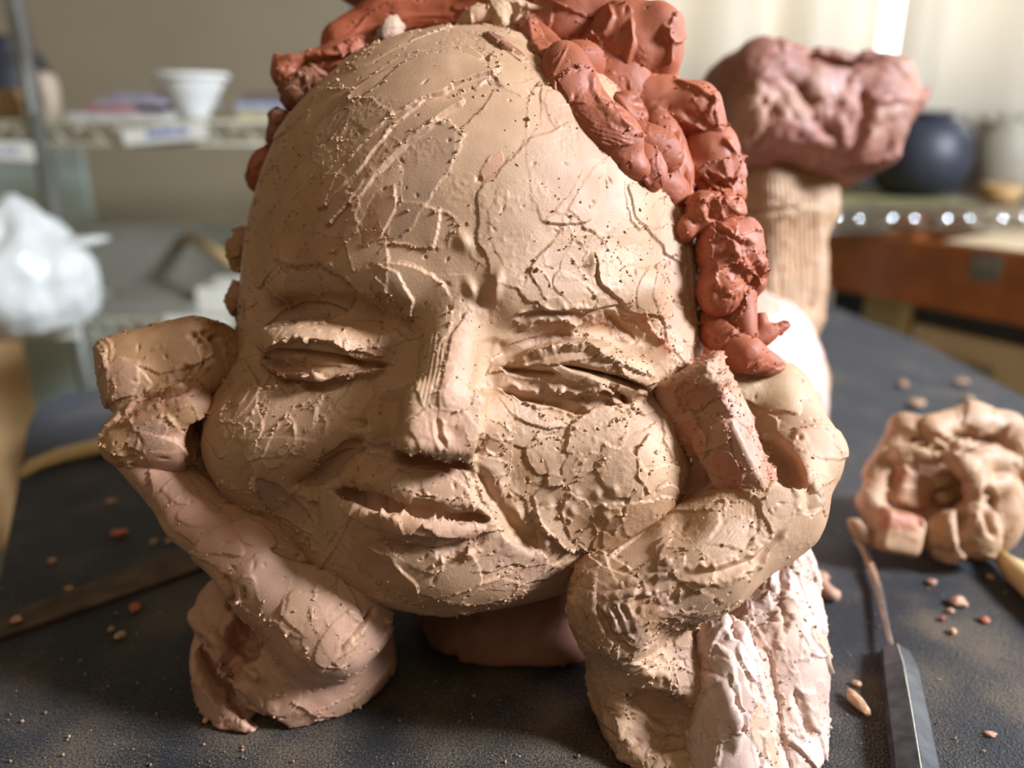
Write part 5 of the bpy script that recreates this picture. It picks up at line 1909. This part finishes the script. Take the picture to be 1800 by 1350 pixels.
# the cabinets
zc = zt - hgt - .001
oc0 = on_z(1560, 520, zc)
ca = empty('olive_cabinet', (float(on_face(1600, 560)[0]), float(on_face(1600, 560)[1]), -0.75), 'olive painted cabinet below the wooden box', 'cabinet')
u0, u1, u2 = 0.22, 0.50, 0.98
g = lambda u, n_: pf + du * np.linalg.norm(dirv) * u + nrm * n_
slab('cabinet_body', g(u0, .03), g(u1, .03), g(u1, DB), g(u0, DB), -0.7495, zc, OLIVE, ca, .003)
slab('corner_post', g(u1 - .06, .022), g(u1, .022), g(u1, .0295), g(u1 - .06, .0295), -0.7495, zc, plain('pale_olive', lin(168, 146, 92), 0.6), ca, .001)
cg = empty('grey_drawer_unit', tuple(g(.8, .1) * np.array([1, 1, 0]) + np.array([0, 0, -.75])), 'beige drawer unit with grey front, right of the olive cabinet', 'cabinet')
slab('unit_body', g(u1 + .005, .03), g(1.45, .03), g(1.45, DB), g(u1 + .005, DB), -0.7495, zc - .035, BEIGE, cg, .003)
slab('drawer_front', g(u1 + .09, .022), g(u2 - .05, .022), g(u2 - .05, .0295), g(u1 + .09, .0295), zc - .30, zc - .075, GREYP, cg, .002)
slab('drawer_front', g(u1 + .09, .022), g(u2 - .05, .022), g(u2 - .05, .0295), g(u1 + .09, .0295), zc - .56, zc - .32, GREYP, cg, .002)
dt = slab('dark_tray', g(u1 + .02, .035), g(u2 + .1, .035), g(u2 + .1, DB - .03), g(u1 + .02, DB - .03), zc - .0345, zc - .0005, DARKP, None, .003)
tag(dt, 'flat black tray between the wooden box and the beige unit', 'tray')
dkb = slab('dark_crate', g(-.02, .05), g(u0 - .01, .05), g(u0 - .01, DB), g(-.02, DB), -0.7495, zc, DARKP, None, .003)
tag(dkb, 'black crate left of the olive cabinet, behind the table edge', 'crate')
pb0, pb1 = on_y(1425, 490, 1.62)[0], on_y(1474, 490, 1.62)[0]
pbx = boxo('pale_grey_box', pb0 - .1, pb1, 1.76, 1.95, -0.7495, on_y(1450, 450, 1.62)[2], TEAL, None, .003)
tag(pbx, 'pale grey blue box on the floor behind the table corner', 'box')
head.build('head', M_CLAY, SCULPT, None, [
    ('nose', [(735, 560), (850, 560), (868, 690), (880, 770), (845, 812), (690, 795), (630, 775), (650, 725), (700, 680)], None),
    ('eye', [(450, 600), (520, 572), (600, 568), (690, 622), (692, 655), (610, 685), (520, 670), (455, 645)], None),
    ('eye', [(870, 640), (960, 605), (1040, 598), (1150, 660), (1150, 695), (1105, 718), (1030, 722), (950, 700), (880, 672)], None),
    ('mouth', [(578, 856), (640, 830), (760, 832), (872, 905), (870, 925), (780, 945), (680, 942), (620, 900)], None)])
lfist.build('hand', M_CLAY, SCULPT)
larm.build('forearm', M_CLAY, SCULPT)
rhand.build('forearm', M_CLAY, SCULPT, None, [('hand', [(1180, 640), (1500, 600), (1500, 1000), (1330, 1010), (1200, 1040), (1060, 1010), (1150, 960), (1180, 900)], None)])
thumb.build('thumb', M_CLAY, SCULPT, 'reddish square-cut thumb')
uarm.build('upper_arm', M_CLAY, SCULPT)
chest.build('chest', M_CLAY, SCULPT)
body.build('back', M_CLAY, SCULPT)
lump_.build('clay_scrap', M_CLAY, SCULPT)
leg.build('lower_leg', M_CLAY, SCULPT, 'ribbed upright lower leg')
foot.build('foot', M_RED, SCULPT, 'dark reddish foot')
crumbs_on(head, 6500, (0.00014, 0.0008), M_CLAY, SCULPT)
for c_, n_ in ((lfist, 220), (larm, 260), (rhand, 520), (uarm, 240), (thumb, 200)):
    crumbs_on(c_, n_ * 2, (0.00016, 0.0008), M_CLAY, SCULPT, seed=n_)
for c_ in CURLS:
    crumbs_on(c_, 160, (0.0002, 0.0009), M_RED, SCULPT, seed=len(c_.V0))
# fine dust: too many grains to count
r = np.random.default_rng(5)
n = 1500
P = []
while len(P) < n:
    px, py = r.uniform(0, 1800), 600 + 750 * math.sqrt(r.random())
    q = on_z(px, py, 0)
    if py < 1000 and px < 900 and q[0] < -0.30 - 0.3 * (q[1] - 0.40) * 1.0: continue
    if px > 1400 and py < 600 + (px - 1620) * 0.53 + 30: continue
    if q[1] > 0.9: continue
    P.append(q)
P = np.array(P)
low = set()
for o in SCULPT.children:
    m_ = np.empty(len(o.data.vertices) * 3, dtype=np.float32)
    o.data.vertices.foreach_get('co', m_)
    m_ = m_.reshape(-1, 3) + np.array(SCULPT.location)
    m_ = m_[m_[:, 2] < 0.03]
    for x, y in np.unique(np.floor(m_[:, :2] / 0.004).astype(int), axis=0): low.add((int(x), int(y)))
P = np.array([q for q in P if not any((int(math.floor(q[0] / .004)) + i, int(math.floor(q[1] / .004)) + j) in low for i in (-1, 0, 1) for j in (-1, 0, 1))])
n = len(P)
dist = np.linalg.norm(P, axis=1)
sz = (0.00018 + 0.00055 * r.random(n) ** 4)
A = np.concatenate([iv * (sz[i] * r.uniform(0.6, 1.3, 3)) + P[i] + np.array([0, 0, sz[i] * 1.6]) for i in range(n)])
Fc = (ifc[None] + (np.arange(n) * 12)[:, None, None]).reshape(-1, 3)
cols = np.repeat(np.array([TAN, PNK, TAN2, GRY, TAN * 1.2])[r.integers(0, 5, n)] * r.uniform(0.5, 1.1, (n, 1)), 12, axis=0)
tag(mesh_obj('clay_dust', A, Fc, M_CLAY, None, False, cols), 'fine tan clay grains scattered over the black canvas', 'clay dust', kind='stuff')
print('built', round(time.time() - T0, 1), sum(len(o.data.polygons) * 2 for o in bpy.data.objects if o.type == 'MESH'))
